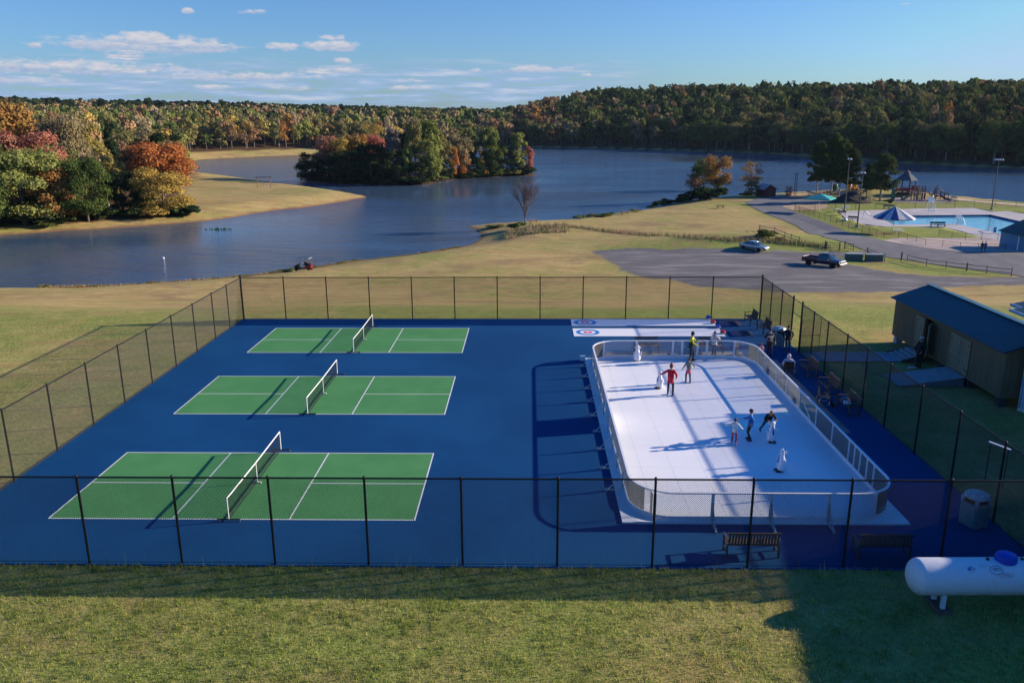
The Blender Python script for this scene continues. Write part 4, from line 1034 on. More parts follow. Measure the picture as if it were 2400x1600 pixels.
# ================================================================ POOL, PLAYGROUND AND SHORE THINGS
OLDW = mat('old_wood', (.20, .16, .12), .9, (.13, .10, .08), 3, .3, 20); GREENP = mat('green_paint', (.02, .10, .07), .5)
def GP(u, v, dz=.0): x, y = atz(u, v, ZP); return (x, y, ZP+dz)
def rail_fence(name, label, px, group, h=1.15, rails=(.45, .95), missing=()):
    W = [G(u, v) for u, v in px]; x0, y0, z0 = W[0]
    t = thing(name, label, 'fence', W[0], 0, group)
    for i, (x, y, z) in enumerate(W):
        b = MB(); hh = h*random.uniform(.95, 1.1); b.box((x-x0, y-y0, z-z0+hh/2-.1), (.14, .12, hh+.2), rz=random.uniform(0, 1), taper=.9); b.build('post', OLDW, t)
    for i in range(len(W)-1):
        if i in missing: continue
        (xa, ya, za), (xb, yb, zb) = W[i], W[i+1]
        for r in rails:
            b = MB(); b.tube([(xa-x0, ya-y0, za-z0+r*h/1.15), ((xa+xb)/2-x0, (ya+yb)/2-y0, (za+zb)/2-z0+r*h/1.15-.05), (xb-x0, yb-y0, zb-z0+r*h/1.15+random.uniform(-.05, .05))], .05, 6); b.build('rail', OLDW, t)
rail_fence('rail_fence', 'weathered wooden rail fence between grass strip and asphalt, right of the pickup', [(2126, 614), (2171, 624), (2217, 631), (2265, 636), (2312, 642), (2370, 648)], 'wooden rail fences')
rail_fence('rail_fence', 'leaning wooden rail fence beside the green utility boxes', [(1986, 606), (2032, 598), (2073, 613)], 'wooden rail fences')
rail_fence('rail_fence', 'short wooden rail fence by the road mouth behind the pickup', [(1933, 585), (1967, 587), (1979, 586), (2000, 590)], 'wooden rail fences', h=1.3, rails=(.3, .65, 1.0))
rail_fence('rail_fence', 'wooden rail fence climbing the grass bank behind the silver sedan', [(1780, 542), (1815, 548), (1839, 560), (1854, 565), (1873, 571)], 'wooden rail fences')
for u, v, lab in ((2112, 611, 'single weathered post left of the gap in the rail fence'), (1936, 585, 'pale post by the short rail fence at the road mouth')):
    P0 = G(u, v); b = MB(); b.box((0, 0, .6), (.16, .16, 1.3)); o = b.build('wooden_post', OLDW); o.location = P0; tag(o, lab, 'post')
x, y, z = G(2022, 612)
for dx, lab in ((-1.3, 'green utility box on the left, by the leaning rail fence'), (1.5, 'green utility box on the right, by the leaning rail fence')):
    t = thing('utility_box', lab, 'utility box', (x+dx, y-dx*.2, hz(x+dx, y)), -.15, 'utility boxes')
    b = MB(); b.box((0, 0, .5), (2.4, 1.1, 1.0)); b.build('cabinet', mat('box_green', (.06, .13, .12), .6), t, bevel=.03)
    b = MB(); b.box((0, 0, 1.04), (2.5, 1.2, .08)); b.build('lid', mat('box_lid', (.35, .38, .38), .6), t)

def pool_fence(label, px, h=1.2, group='low fences round the pool', z=ZP-.02, step=3.0):
    W = [atz(u, v, z) for u, v in px]
    for i in range(len(W)-1):
        p, q = W[i], W[i+1]; L = hypot(q[0]-p[0], q[1]-p[1]); n = max(1, round(L/step))
        fence('low_fence', label[i] if isinstance(label, list) else label, p, q, h, [L*k/n for k in range(n+1)], group, rp=.035, rr=.025, pitch=.12, r=.0035, z=(z, z), bottom=False, m=mat('fence_far', (.02, .03, .028), .6))
pool_fence(['low chain-link fence running beside the road down to the pool gate', 'short run of low chain-link fence by the white picnic table', 'low chain-link fence stepping down past the pool lawn corner', 'low chain-link fence in front of the two people by the pool', 'low chain-link fence in front of the blue building'],
           [(1862, 495), (2071, 562), (2105, 561), (2168, 580), (2291, 591), (2355, 592)], 1.35)
pool_fence(['low chain-link fence behind the pool along the beach lawn', 'low chain-link fence to the right of the pool, past the light pole'], [(1862, 493), (2283, 485), (2430, 486)], 1.5, step=5)
pool_fence(['low chain-link fence between the green lawn and the pool deck in front', 'low chain-link fence across the plaza beside the blue building'], [(2200, 552), (2262, 563), (2376, 561)], 1.1)

POLE = mat('pole_dark', (.05, .055, .06), .6)
def light_pole(label, u, v, h, n, group='tall floodlight poles by the pool'):
    t = thing('light_pole', label, 'light pole', GP(u, v), 0, group)
    b = MB(); b.tube([(0, 0, 0), (0, 0, h)], [.14, .07], 10); b.build('pole', POLE, t, smooth=True)
    b = MB(); b.lathe([(.35, 0), (.35, .3), (.2, .4), (0, .4)], n=10); b.build('base', mat('pole_base', (.35, .35, .34), .9), t)
    b = MB(); b.tube([(-n*.28, 0, h-.1), (n*.28, 0, h-.1)], .05, 6); b.build('crossarm', POLE, t)
    for i in range(n):
        xx = (i-(n-1)/2)*.56*1.0
        b = MB(); b.lathe([(.12, .0), (.26, -.18), (.28, -.2), (.0, -.22)], (xx, -.12, h+.1), 10, R=Matrix.Rotation(radians(35), 3, 'X')); b.build('floodlight', mat('flood', (.6, .62, .64), .3), t)
light_pole('tall dark floodlight pole between the pool and the lake, farthest right', 2324, 491, 11.4, 4)
light_pole('tall floodlight pole in front of the cedar trees, left of the other poles', 1979, 494, 11.8, 2)
light_pole('dark floodlight pole at the near left corner of the pool deck', 2009, 532, 10.6, 2)

def parasol(label, u, v, r, h, rim, mats, name='parasol', n=16, square=False, pole=WHITE):
    t = thing(name, label, 'sunshade', GP(u, v), 0)
    b = MB(); b.tube([(0, 0, 0), (0, 0, h)], .07, 8); b.build('pole', pole, t)
    vs = [(0, 0, h)]; fs = []; b = MB()
    seg = 4 if square else n
    for k in range(seg):
        a0, a1 = 2*PI*k/seg+.2, 2*PI*(k+1)/seg+.2
        b.cur = k % 2 if not square else 0
        p = [(0, 0, h), (r*cos(a0), r*sin(a0), rim), (r*cos(a1), r*sin(a1), rim)]
        q = [(x_, y_, z_-.03) for x_, y_, z_ in p]
        b.add(p+q+[(p[1][0], p[1][1], rim-.22), (p[2][0], p[2][1], rim-.22)], [(0, 1, 2), (3, 5, 4), (1, 6, 7, 2)])
    b.build('canopy', mats, t)
    for k in range(seg):
        a = 2*PI*k/seg+.2; b = MB(); b.tube([(0, 0, h-.05), (r*cos(a)*.98, r*sin(a)*.98, rim-.03)], .03, 5); b.build('rib', pole, t)
CANB = mat('canopy_blue', (.035, .10, .26), .7); CANW = mat('canopy_white', (.62, .60, .56), .7); CANT = mat('canopy_teal', (.04, .36, .33), .7)
parasol('large round blue and white striped sunshade beside the pool', 2092, 545, 3.7, 4.9, 2.85, [CANB, CANW])
parasol('teal square sunshade on a white pole beside the road', 1919, 496, 4.1, 4.15, 3.1, [CANT], square=True)

def picnic(label, P, rz, m, group='picnic tables'):
    t = thing('picnic_table', label, 'picnic table', P, rz, group)
    b = MB(); [b.box((0, -.3+.15*i, .75), (1.8, .14, .04)) for i in range(5)]; b.build('tabletop', m, t)
    for s in (-1, 1):
        b = MB(); b.box((0, s*.7, .45), (1.8, .28, .04)); b.build('seat', m, t)
        b = MB(); b.tube([(s*.65, -.25, .73), (s*.65, -.6, 0)], .04, 4); b.tube([(s*.65, .25, .73), (s*.65, .6, 0)], .04, 4); b.tube([(s*.65, -.75, .42), (s*.65, .75, .42)], .04, 4); b.build('leg_frame', m, t)
PT = [('white picnic table by the pool gate under the striped sunshade', GP(2105, 546), .2, WHITE), ('white picnic table on the deck left of the pool', GP(1962, 497), .5, mat('table_grey', (.45, .45, .44), .7)),
      ('white picnic table at the foot of the left floodlight pole', GP(1981, 491), .1, WHITE), ('brown picnic table alone on the open grass slope', G(1688, 489), .1, mat('table_red', (.14, .06, .045), .8)),
      ('orange-brown picnic table beside the bare tree on the shore', G(1250, 524), .1, mat('table_orange', (.42, .20, .09), .8)), ('brown picnic table at the water edge, middle of the shore', G(1464, 503), .1, mat('table_red2', (.30, .12, .08), .8)),
      ('red picnic table under the cedars, left one', G(1915, 458), 0, mat('table_red3', (.30, .08, .05), .8)), ('red picnic table under the cedars, right one', G(1937, 456), .1, mat('table_red3', (.30, .08, .05), .8)),
      ('dark picnic table on the lawn between the cedar and the mound', G(2043, 473), .1, mat('table_dark', (.06, .07, .08), .8)), ('red picnic table on the lawn right of the playground', G(2222, 470), .1, mat('table_red4', (.20, .09, .08), .8)),
      ('green picnic table farthest right on the lawn by the playground', G(2236, 474), .4, mat('table_green', (.07, .14, .12), .8)), ('pale green table on the lawn behind the cedars', G(2068, 460), .1, mat('table_mint', (.35, .48, .42), .8))]
for lab, P, rz, m in PT: picnic(lab, P, rz, m)
def pbench(label, P, rz, m, L=2.2, h=1):
    t = thing('garden_bench', label, 'bench', P, rz, 'benches round the pool')
    b = MB(); b.box((0, -.0, .45), (L, .4, .05)); b.build('seat', m, t); b = MB(); b.box((0, .22, .75), (L, .05, .36)); b.build('backrest', m, t)
    for s in (-.9, 0, .9): b = MB(); b.box((s*L/2, 0, .22), (.06, .4, .44)); b.build('leg', m, t)
pbench('long green bench with its back to the pool lawn, near the pool edge', GP(2198, 531), 0, GREENP, 3.0)
pbench('green bench behind the striped sunshade at the far side of the deck', GP(2083, 489), 0, mat('green_dull', (.05, .11, .10), .6), 2.6)
pbench('dark bench on the deck left of the striped sunshade', GP(1998, 517), -.6, mat('bench_grey', (.10, .10, .10), .7), 2.0)
pbench('dark slatted bench at the left tip of the pool deck', GP(1972, 504), -.6, mat('bench_grey', (.10, .10, .10), .7), 1.9)
def guard_chair(label, u, v, h):
    t = thing('lifeguard_chair', label, 'lifeguard chair', GP(u, v), 0, 'white lifeguard chairs'); w_ = .75
    for sx in (-1, 1):
        for sy in (-1, 1): b = MB(); b.tube([(sx*w_*1.15, sy*.8, 0), (sx*w_*.7, sy*.35, h*.72)], .05, 6); b.build('leg', WHITE, t)
    b = MB(); b.box((0, 0, h*.72), (1.3, .9, .08)); b.build('seat', WHITE, t)
    b = MB(); b.box((0, .4, h*.86), (1.2, .08, h*.26)); b.box((-.6, 0, h*.80), (.06, .8, .06)); b.box((.6, 0, h*.80), (.06, .8, .06)); b.build('backrest', WHITE, t)
    for k in range(1, 7):
        f = k/8; b = MB(); b.box((0, -.8+.45*f, h*.72*f), (2*w_*(1.15-.45*f), .08, .07)); b.build('rung', WHITE, t)
guard_chair('tall white lifeguard chair on the far edge of the pool', 2180, 500, 3.6)
guard_chair('small white lifeguard chair on the corner of the pool in front', 2247, 526, 1.9)
t = thing('pool_slide', 'small white water slide and step at the left end of the pool', 'slide', GP(2034, 512), 0)
b = MB(); b.tube([(-1.2, 0, 0), (-.9, 0, 1.5), (-.6, 0, 1.6)], .06, 6); b.build('ladder', WHITE, t); b = MB(); b.tube([(-.6, 0, 1.5), (.2, 0, .8), (1.1, 0, .5)], .14, 8); b.build('chute', WHITE, t)
t = thing('diving_board', 'blue diving stand on the near edge of the pool', 'diving stand', GP(2331, 545), 0)
b = MB(); b.box((0, 0, .5), (.5, .1, 1.0)); b.build('stand', mat('board_blue', (.10, .18, .40), .6), t); b = MB(); b.box((-.1, .8, .7), (.4, 1.9, .07)); b.build('board', mat('board_pale', (.45, .55, .70), .6), t)
t = thing('pool_ladder', 'shiny steel handrails of the pool steps on the near edge', 'pool ladder', GP(2319, 541), 0)
for s in (-.35, .35): b = MB(); b.tube([(s, -.3, 0), (s, -.2, .8), (s, .3, .85), (s, .6, -.3)], .05, 6); b.build('handrail', CHR, t)

# blue pool building at the right edge
PB = thing('pool_house', 'small blue clapboard building with a dark green roof at the right edge by the pool', 'building', (0, 0, 0))
bx, by = atz(2380, 592, ZP)
b = MB(); b.box((bx+5.2, by+2.6, ZP+1.35), (10.0, 5.2, 2.8)); b.build('wall', mat('clap_blue', (.10, .24, .36), .8, (.08, .20, .31), 2, stretch=(.2, .2, 6)), PB)
b = MB(); b.add([(bx-.2, by-.5, ZP+2.75), (bx+10.6, by-.5, ZP+2.75), (bx+10.6, by+5.7, ZP+2.75), (bx-.2, by+5.7, ZP+2.75), (bx+5.2, by-.5, ZP+5.2), (bx+5.2, by+5.7, ZP+5.2)], [(0, 4, 5, 3), (1, 2, 5, 4), (0, 1, 4), (2, 3, 5), (3, 2, 1, 0)]); b.build('roof', mat('roof_green', (.03, .06, .05), .6), PB)
b = MB(); b.tube([(bx-.05, by-.25, ZP+2.7), (bx+.12, by-.1, ZP+2.3), (bx+.12, by-.1, ZP)], .08, 6); b.build('downpipe', WHITE, PB)
b = MB(); b.box((bx+4.5, by-.02, ZP+1.0), (1.1, .05, 2.1)); b.build('door', mat('door_cream', (.5, .5, .48), .6), PB)
# signs and bits
def blob_rock(name, label, cat, P, r, m, sq=.6):
    b = MB(); b.ball((0, 0, r*sq*.6), (r, r, r*sq), 10, 7); b.v = [(x*(1+random.uniform(-.12, .12)), y*(1+random.uniform(-.12, .12)), z*(1+random.uniform(-.1, .1))) for x, y, z in b.v]
    o = b.build(name, m); o.location = P; tag(o, label, cat)
blob_rock('white_drum', 'white round drum lying on the grass inside the pool fence', 'drum', GP(1981, 518), .45, WHITE, .9)
# dirt mound
def mound():
    x, y, z = G(1993, 475); n = 30; vs = []; fs = []; b = MB()
    for i in range(n+1):
        for j in range(n+1):
            u, v = (i/n*2-1), (j/n*2-1); r = hypot(u, v); h_ = max(0, 1-r)**1.05*3.1; h_ += (np.sin(u*9+v*5)*np.cos(v*11)*.12+random.uniform(-.06, .06))*(h_ > 0)
            h_ = min(h_, 2.75+random.uniform(-.05, .05)); vs.append((u*5.6, v*4.2, h_-.05))
    for i in range(n):
        for j in range(n): a = i*(n+1)+j; fs.append((a, a+n+1, a+n+2, a+1))
    b.add(vs, fs); o = b.build('dirt_mound', mat('dark_mulch', (.030, .024, .022), 1, (.055, .04, .035), 2, .8, 14), smooth=False); o.location = (x, y, z); tag(o, 'dark pile of mulch between the floodlight pole and the cedars', 'mulch pile')
mound()
# playground
def playground():
    x, y, z = G(2160, 470); t = thing('playground', 'wooden climbing frame playground with slides, ladders and posts beside the lake', 'playground', (x, y, z))
    tan = mat('play_tan', (.38, .27, .18), .8); red = mat('play_red', (.25, .06, .06), .6); dk = mat('play_dark', (.09, .07, .07), .7); yl = mat('play_yellow', (.55, .52, .22), .5)
    rnd = random.Random(3)
    for i in range(26):
        px = rnd.uniform(-5.5, 6.5); py = rnd.uniform(-2, 2.5); h = rnd.uniform(2.4, 4.3) if abs(px) < 4 else rnd.uniform(1.8, 3.4)
        b = MB(); b.box((px, py, h/2), (.16, .16, h)); b.build('post', rnd.choice([dk, dk, red, tan]), t)
    for px, py, zz, sx, sy in ((-2, 0, 1.5, 2.2, 2), (.5, .5, 1.9, 2.4, 2), (3.2, 0, 1.4, 2, 2), (5.4, .4, 1.2, 1.6, 1.8)):
        b = MB(); b.box((px, py, zz), (sx, sy, .12)); b.build('platform', tan, t)
        b = MB()
        for k in range(7): b.box((px-sx/2+k*sx/6, py-sy/2, zz+.5), (.06, .05, .9))
        b.box((px, py-sy/2, zz+.95), (sx, .07, .07)); b.build('railing', rnd.choice([red, dk, tan]), t)
    for pts, m in (([(-3.2, -.3, 1.5), (-4.4, -.6, .8), (-5.8, -1, .2)], tan), ([(1.6, -.6, 1.9), (2.0, -1.6, 1.3), (1.4, -2.6, .6), (1.9, -3.2, .15)], yl), ([(4.2, -1, 1.4), (5.2, -2, .7), (6.4, -2.6, .2)], dk)):
        b = MB(); b.tube(pts, .3, 8); b.build('slide', m, t, smooth=True)
    b = MB(); b.extr([(-.9, 2.6), (0, 3.7), (.9, 2.6)], -1, 1); b.v = [(x_-2, y_, z_) for x_, y_, z_ in b.v]; b.build('tower_roof', red, t)
    b = MB(); b.tube([(3.2, 0, 2.5), (4.4, 0, 3.1), (5.8, .2, 2.2)], .06, 6); b.tube([(3.2, .8, 2.5), (4.4, .8, 3.1), (5.8, .9, 2.2)], .06, 6); b.build('climbing_bars', dk, t)
playground()
x, y, z = G(2120, 461); t = thing('gazebo', 'round gazebo with a pointed dark roof on the lake shore behind the playground', 'gazebo', (x, y, z))
b = MB(); b.lathe([(3.0, 3.3), (1.1, 4.9), (0, 5.0)], n=8); b.build('roof', mat('gazebo_roof', (.10, .11, .12), .7), t)
b = MB(); b.lathe([(1.0, 4.95), (.95, 5.3), (0, 6.1)], n=8); b.build('cupola', mat('gazebo_roof', (.1, .1, .1)), t)
for k in range(8): a = 2*PI*k/8; b = MB(); b.box((2.5*cos(a), 2.5*sin(a), 1.65), (.16, .16, 3.3)); b.build('post', OLDW, t)
b = MB(); b.lathe([(2.6, 0), (2.6, .25), (0, .25)], n=8); b.build('floor', OLDW, t); b = MB()
for k in range(8):
    a = 2*PI*(k+.5)/8; b.box((2.35*cos(a), 2.35*sin(a), .75), (.06, 1.7, .6), rz=a)
b.build('railing', mat('rail_red', (.25, .07, .06), .7), t)
# red shed by the water
x, y, z = G(1794, 461); t = thing('red_shed', 'small red barn-style shed with a pale roof at the water edge', 'shed', (x, y, z), radians(20))
b = MB(); b.extr([(-2.0, 0), (2.0, 0), (2.0, 2.2), (0, 3.3), (-2.0, 2.2)], -1.8, 1.8); b.build('wall', mat('barn_red', (.13, .035, .03), .8), t)
b = MB(); b.extr([(-2.3, 2.05), (0, 3.34), (2.3, 2.05), (2.3, 2.15), (0, 3.46), (-2.3, 2.15)], -2.1, 2.1); b.build('roof', mat('barn_roof', (.35, .36, .38), .5), t)
b = MB(); b.box((0, -1.83, 1.0), (1.2, .05, 1.9)); b.build('door', mat('barn_door', (.18, .05, .04), .8), t)
x, y, z = G(1848, 458); t = thing('kayak_rack', 'rack stacked with orange kayaks near the red shed', 'kayak rack', (x, y, z), .2)
for s in (-.9, .9):
    b = MB(); b.box((0, s, 1.2), (.12, .12, 2.5)); b.box((0, s, .7), (1.6, .08, .08)); b.box((0, s, 1.35), (1.6, .08, .08)); b.box((0, s, 2.0), (1.6, .08, .08)); b.build('rack_frame', OLDW, t)
k_ = 0
for zz in (.3, .92, 1.57, 2.2):
    for xx in (-.45, .45):
        k_ += 1; b = MB(); b.ball((0, 0, 0), (.32, 1.6, .2), 10, 8); o = b.build('kayak', mat('kayak_orange', (.65, .13, .03), .4), smooth=True); o.location = (x+xx, y+.0, z+zz); tag(o, 'orange kayak in the rack near the red shed', 'kayak', 'orange kayaks in the rack')
for u in (1861, 1865):
    P0 = G(u, 459); b = MB(); b.tube([(0, 0, 0), (0, 0, 6.2)], .09, 8); b.tube([(-.3, 0, 6.1), (.4, 0, 6.1)], .06, 6); o = b.build('tall_post', mat('post_brown', (.08, .05, .045), .8)); o.location = P0; tag(o, 'tall thin post of the close pair standing by the kayak rack', 'post', 'pair of tall posts')
# boats and paddle things on the beach
for u, v, m, lab, nm in ((1992, 456, mat('float_yellow', (.75, .38, .03), .4), 'yellow pedal boat on the beach, left of the pair', 'pedal_boat'), (2003, 456, mat('float_yellow', (.75, .38, .03), .4), 'yellow pedal boat on the beach, right of the pair', 'pedal_boat')):
    P0 = G(u, v); t = thing(nm, lab, 'pedal boat', P0, random.uniform(-.3, .3), 'yellow pedal boats')
    b = MB(); b.ball((-.5, 0, .3), (.35, 1.1, .3), 10, 7); b.ball((.5, 0, .3), (.35, 1.1, .3), 10, 7); b.box((0, 0, .45), (1.0, 1.4, .15)); b.build('hull', m, t, smooth=True)
    b = MB(); b.ball((0, .5, 1.15), (.65, .3, .75), 10, 7); b.build('seat_back', m, t, smooth=True)
for i, (u, v, m) in enumerate(((1954, 455, GREENP), (1963, 456, WHITE), (1958, 455, mat('float_green', (.03, .22, .08), .4)))):
    P0 = G(u, v); t = thing('beach_cubby', ('dark green', 'white', 'bright green')[i]+' beach float stood on end by the cedar trunks', 'beach float', P0, .1, 'floats by the cedar trunks')
    b = MB(); b.ball((0, 0, .95), (.5, .18, .95), 10, 8); b.build('float_board', m, t, smooth=True); b = MB(); b.tube([(-.2, .1, .1), (-.2, .7, 0), (.2, .7, 0), (.2, .1, .1)], .03, 5); b.build('stand', OLDW, t)
for u, v, lab in ((1843, 461, 'barbecue grill on a post left of the kayak rack'), (1894, 460, 'barbecue grill on a post left of the cedars'), (2026, 458, 'barbecue grill on a post right of the pedal boats')):
    t = thing('barbecue_grill', lab, 'grill', G(u, v), 0, 'park grills'); b = MB(); b.tube([(0, 0, 0), (0, 0, 1.2)], .05, 6); b.build('post', BLACKM, t); b = MB(); b.box((0, 0, 1.3), (1.1, .5, .25)); b.build('firebox', BLACKM, t)
P0 = G(2092, 471); t = thing('green_sign', 'tall green notice cabinet by the playground', 'sign', P0); b = MB(); b.box((0, 0, 1.7), (.9, .3, 2.6)); b.build('cabinet', mat('cab_green', (.06, .16, .12), .6), t); b = MB(); b.box((-.3, 0, .2), (.08, .08, .5)); b.box((.3, 0, .2), (.08, .08, .5)); b.build('leg', BLACKM, t)
# peninsula things
P0 = G(619, 440); t = thing('swing_frame', 'wooden swing frame on the grassy point across the water', 'swing', P0, .05)
for s in (-2.1, 2.1): b = MB(); b.tube([(s, 0, 0), (s, 0, 3.3)], .12, 6); b.build('post', OLDW, t)
b = MB(); b.tube([(-2.7, 0, 3.3), (2.7, 0, 3.35)], .13, 6); b.build('beam', OLDW, t); b = MB(); b.box((0, 0, 1.3), (.9, .3, .07)); b.tube([(-.4, 0, 1.3), (-.4, 0, 3.3)], .02, 4); b.tube([(.4, 0, 1.3), (.4, 0, 3.3)], .02, 4); b.build('swing_seat', OLDW, t)
P0 = G(459, 496); t = thing('memorial_post', 'small white post on a pale slab by the tree on the point', 'post', P0); b = MB(); b.box((0, 0, .06), (2.6, 1.2, .12)); b.build('slab', CONC, t); b = MB(); b.box((0, 0, .55), (.3, .25, .9)); b.build('post', WHITE, t)
x, y = atz(383, 606, ZW); b = MB(); b.ball((0, 0, .08), .2, 12, 8); o = b.build('buoy', WHITE, smooth=True); o.location = (x, y, ZW); tag(o, 'small white buoy floating on the lake near the left', 'buoy')
x, y = atz(510, 538, ZW); b = MB()
for i in range(60): a = random.uniform(0, 6.28); r = random.random(); px, py = 3.0*r*cos(a), 1.0*r*sin(a); hgt = random.uniform(.1, .5); b.add([(px-.15, py, 0), (px+.15, py, 0), (px, py, hgt)], [(0, 1, 2)])
o = b.build('water_weed', mat('weed_green', (.30, .38, .10), .8)); o.location = (x, y, ZW+.01); tag(o, 'patch of pale green weed poking out of the lake off the point', 'water plant')

# ================================================================ VEGETATION
def leaf_material(name, a, b_, attr=False, trans=.25):
    m = bpy.data.materials.new(name); m.use_nodes = True; t = NT(m.node_tree); t.N.remove(pr(m.node_tree)); out = t.N['Material Output']
    oi = t.n('ShaderNodeObjectInfo'); tcn = t.n('ShaderNodeTexCoord'); g = t.n('ShaderNodeNewGeometry')
    if attr:
        at = t.n('ShaderNodeAttribute'); at.attribute_name = 'tint'; base = at.outputs['Color']
        col = t.mix(t.ramp(t.noise(g.outputs['Position'], .9, 3, .7), .3, .7), base, t.mix(.62, (0, 0, 0), base))
    else:
        k = t.m('ADD', t.m('MULTIPLY', t.noise(g.outputs['Position'], .28, 4, .7), 1.2), t.m('MULTIPLY', t.m('SUBTRACT', oi.outputs['Random'], .5), .5))
        col = t.mix(t.ramp(k, .35, .85), a, b_)
        col = t.mix(t.ramp(t.noise(g.outputs['Position'], 2.2, 2, .6), .35, .7), col, t.mix(.62, (0, 0, 0), col))
    d = t.n('ShaderNodeBsdfDiffuse'); t.l(col, d.inputs[0]); tr = t.n('ShaderNodeBsdfTranslucent'); t.l(col, tr.inputs[0])
    mx = t.n('ShaderNodeMixShader'); mx.inputs[0].default_value = trans; t.l(d.outputs[0], mx.inputs[1]); t.l(tr.outputs[0], mx.inputs[2]); t.l(mx.outputs[0], out.inputs[0])
    return m
PAL = {'green': ((.085, .125, .034), (.15, .18, .05)), 'dark': ((.026, .048, .024), (.05, .075, .03)), 'olive': ((.17, .17, .06), (.26, .23, .085)), 'gold': ((.48, .33, .08), (.33, .28, .08)),
       'orange': ((.46, .20, .06), (.36, .24, .08)), 'russet': ((.26, .15, .085), (.33, .21, .11)), 'cedar': ((.040, .066, .030), (.085, .11, .038)), 'red': ((.52, .09, .05), (.46, .19, .06)), 'pink': ((.50, .17, .12), (.38, .20, .12)), 'tan': ((.34, .26, .145), (.28, .23, .12)),
       'grey': ((.24, .205, .19), (.17, .15, .14)), 'lime': ((.29, .31, .09), (.17, .21, .06))}
LEAF = {k: leaf_material('leaf_'+k, *v) for k, v in PAL.items()}
LEAFA = leaf_material('leaf_wood', None, None, attr=True)
BARK = mat('bark', (.12, .095, .075), .95, (.07, .055, .045), 4, .5, 15, stretch=(4, 4, .5)); BARKL = mat('bark_pale', (.30, .27, .24), .95, (.2, .18, .16), 4, .5, 15)
def quads_mesh(C, Nn, S, rng):
    """leaf-clump quads: centres, normals, sizes -> vertex array"""
    n = len(C); Nn = Nn/np.linalg.norm(Nn, axis=1, keepdims=True)
    r = rng.normal(size=(n, 3)); u = np.cross(Nn, r); u /= np.linalg.norm(u, axis=1, keepdims=True); v = np.cross(Nn, u)
    S = S[:, None]; a = rng.uniform(.6, 1.1, (n, 1)); bend = Nn*S*rng.uniform(-.25, .1, (n, 1))
    V = np.stack([C-u*S, C-v*S*a+bend, C+u*S*.9, C+v*S*a+bend], 1)
    return V.reshape(-1, 3)
def mesh_from_quads(name, V, m, tint=None):
    n = len(V)//4; me = bpy.data.meshes.new(name); me.vertices.add(len(V)); me.vertices.foreach_set('co', V.astype(np.float32).ravel())
    me.loops.add(len(V)); me.loops.foreach_set('vertex_index', np.arange(len(V))); me.polygons.add(n)
    me.polygons.foreach_set('loop_start', np.arange(0, 4*n, 4)); me.polygons.foreach_set('loop_total', np.full(n, 4))
    if tint is not None:
        a = me.attributes.new('tint', 'FLOAT_COLOR', 'POINT'); a.data.foreach_set('color', np.concatenate([tint, np.ones((len(tint), 1))], 1).astype(np.float32).ravel())
    me.materials.append(m); me.update(); return me
def crown(seed, kind, n, leaf, nl=16):
    """crown in unit space: x,y in about +-.5, z 0..1 (leaf clumps)"""
    rng = np.random.default_rng(seed); L = []
    if kind == 'round':
        for i in range(nl):
            z = rng.uniform(.32, .86); w_ = .36*np.sqrt(max(0, 1-((z-.56)/.42)**2)); a = rng.uniform(0, 6.28); rad = w_*np.sqrt(rng.uniform(.2, 1)); L.append((rad*np.cos(a), rad*np.sin(a), z, rng.uniform(.13, .21)))
    elif kind == 'tall':
        for i in range(nl):
            z = rng.uniform(.2, .9); w_ = .26*np.sqrt(max(0, 1-((z-.5)/.46)**2)); a = rng.uniform(0, 6.28); rad = w_*np.sqrt(rng.uniform(.1, 1)); L.append((rad*np.cos(a), rad*np.sin(a), z, rng.uniform(.10, .17)))
    elif kind == 'full':
        for i in range(nl):
            z = rng.uniform(.08, .85); w_ = .40*np.sqrt(max(0, 1-((z-.42)/.55)**2)); a = rng.uniform(0, 6.28); rad = w_*np.sqrt(rng.uniform(.2, 1)); L.append((rad*np.cos(a), rad*np.sin(a), z, rng.uniform(.13, .20)))
    elif kind == 'cone':
        for i in range(nl):
            z = rng.uniform(.08, .95); w_ = .30*(1-z)**.8+.02; a = rng.uniform(0, 6.28); rad = w_*rng.uniform(.45, 1); L.append((rad*np.cos(a), rad*np.sin(a), z, .05+.12*(1-z)))
    elif kind == 'bush':
        for i in range(nl):
            a = rng.uniform(0, 6.28); rad = .36*np.sqrt(rng.uniform(0, 1)); L.append((rad*np.cos(a), rad*np.sin(a), rng.uniform(.15, .6), rng.uniform(.15, .26)))
    elif kind == 'pine':
        for i in range(nl):
            z = rng.uniform(.35, .95); w_ = .26*(1.1-z)+.06; a = rng.uniform(0, 6.28); rad = w_*rng.uniform(.2, 1.1); L.append((rad*np.cos(a), rad*np.sin(a), z, rng.uniform(.06, .12)))
    elif kind == 'cedar':
        for i in range(nl):
            z = rng.uniform(.22, .93); w_ = (.46*(1-z)**.6)*(.75+.25*np.sin(z*40)); a = rng.uniform(0, 6.28); rad = w_*rng.uniform(.3, 1.05); L.append((rad*np.cos(a), rad*np.sin(a), z+rad*.12, rng.uniform(.07, .12)))
    L = np.array(L); per = rng.choice(len(L), n, p=(L[:, 3]**2)/(L[:, 3]**2).sum())
    D = rng.normal(size=(n, 3)); D /= np.linalg.norm(D, axis=1, keepdims=True); D[:, 2] = np.where(D[:, 2] < -.3, -D[:, 2]*.6, D[:, 2])
    flat = .75 if kind in ('cedar', 'pine') else .9
    C = L[per, :3]+D*L[per, 3:4]*rng.uniform(.55, 1.08, (n, 1))*np.array([1, 1, flat*.9])
    C[:, 2] = np.maximum(C[:, 2], .01)
    N_ = D*1.0+rng.normal(size=(n, 3))*.42+np.array([0, 0, .15])
    S = leaf*rng.uniform(.5, 1.25, n)
    return C, N_, S, L
CR = {}
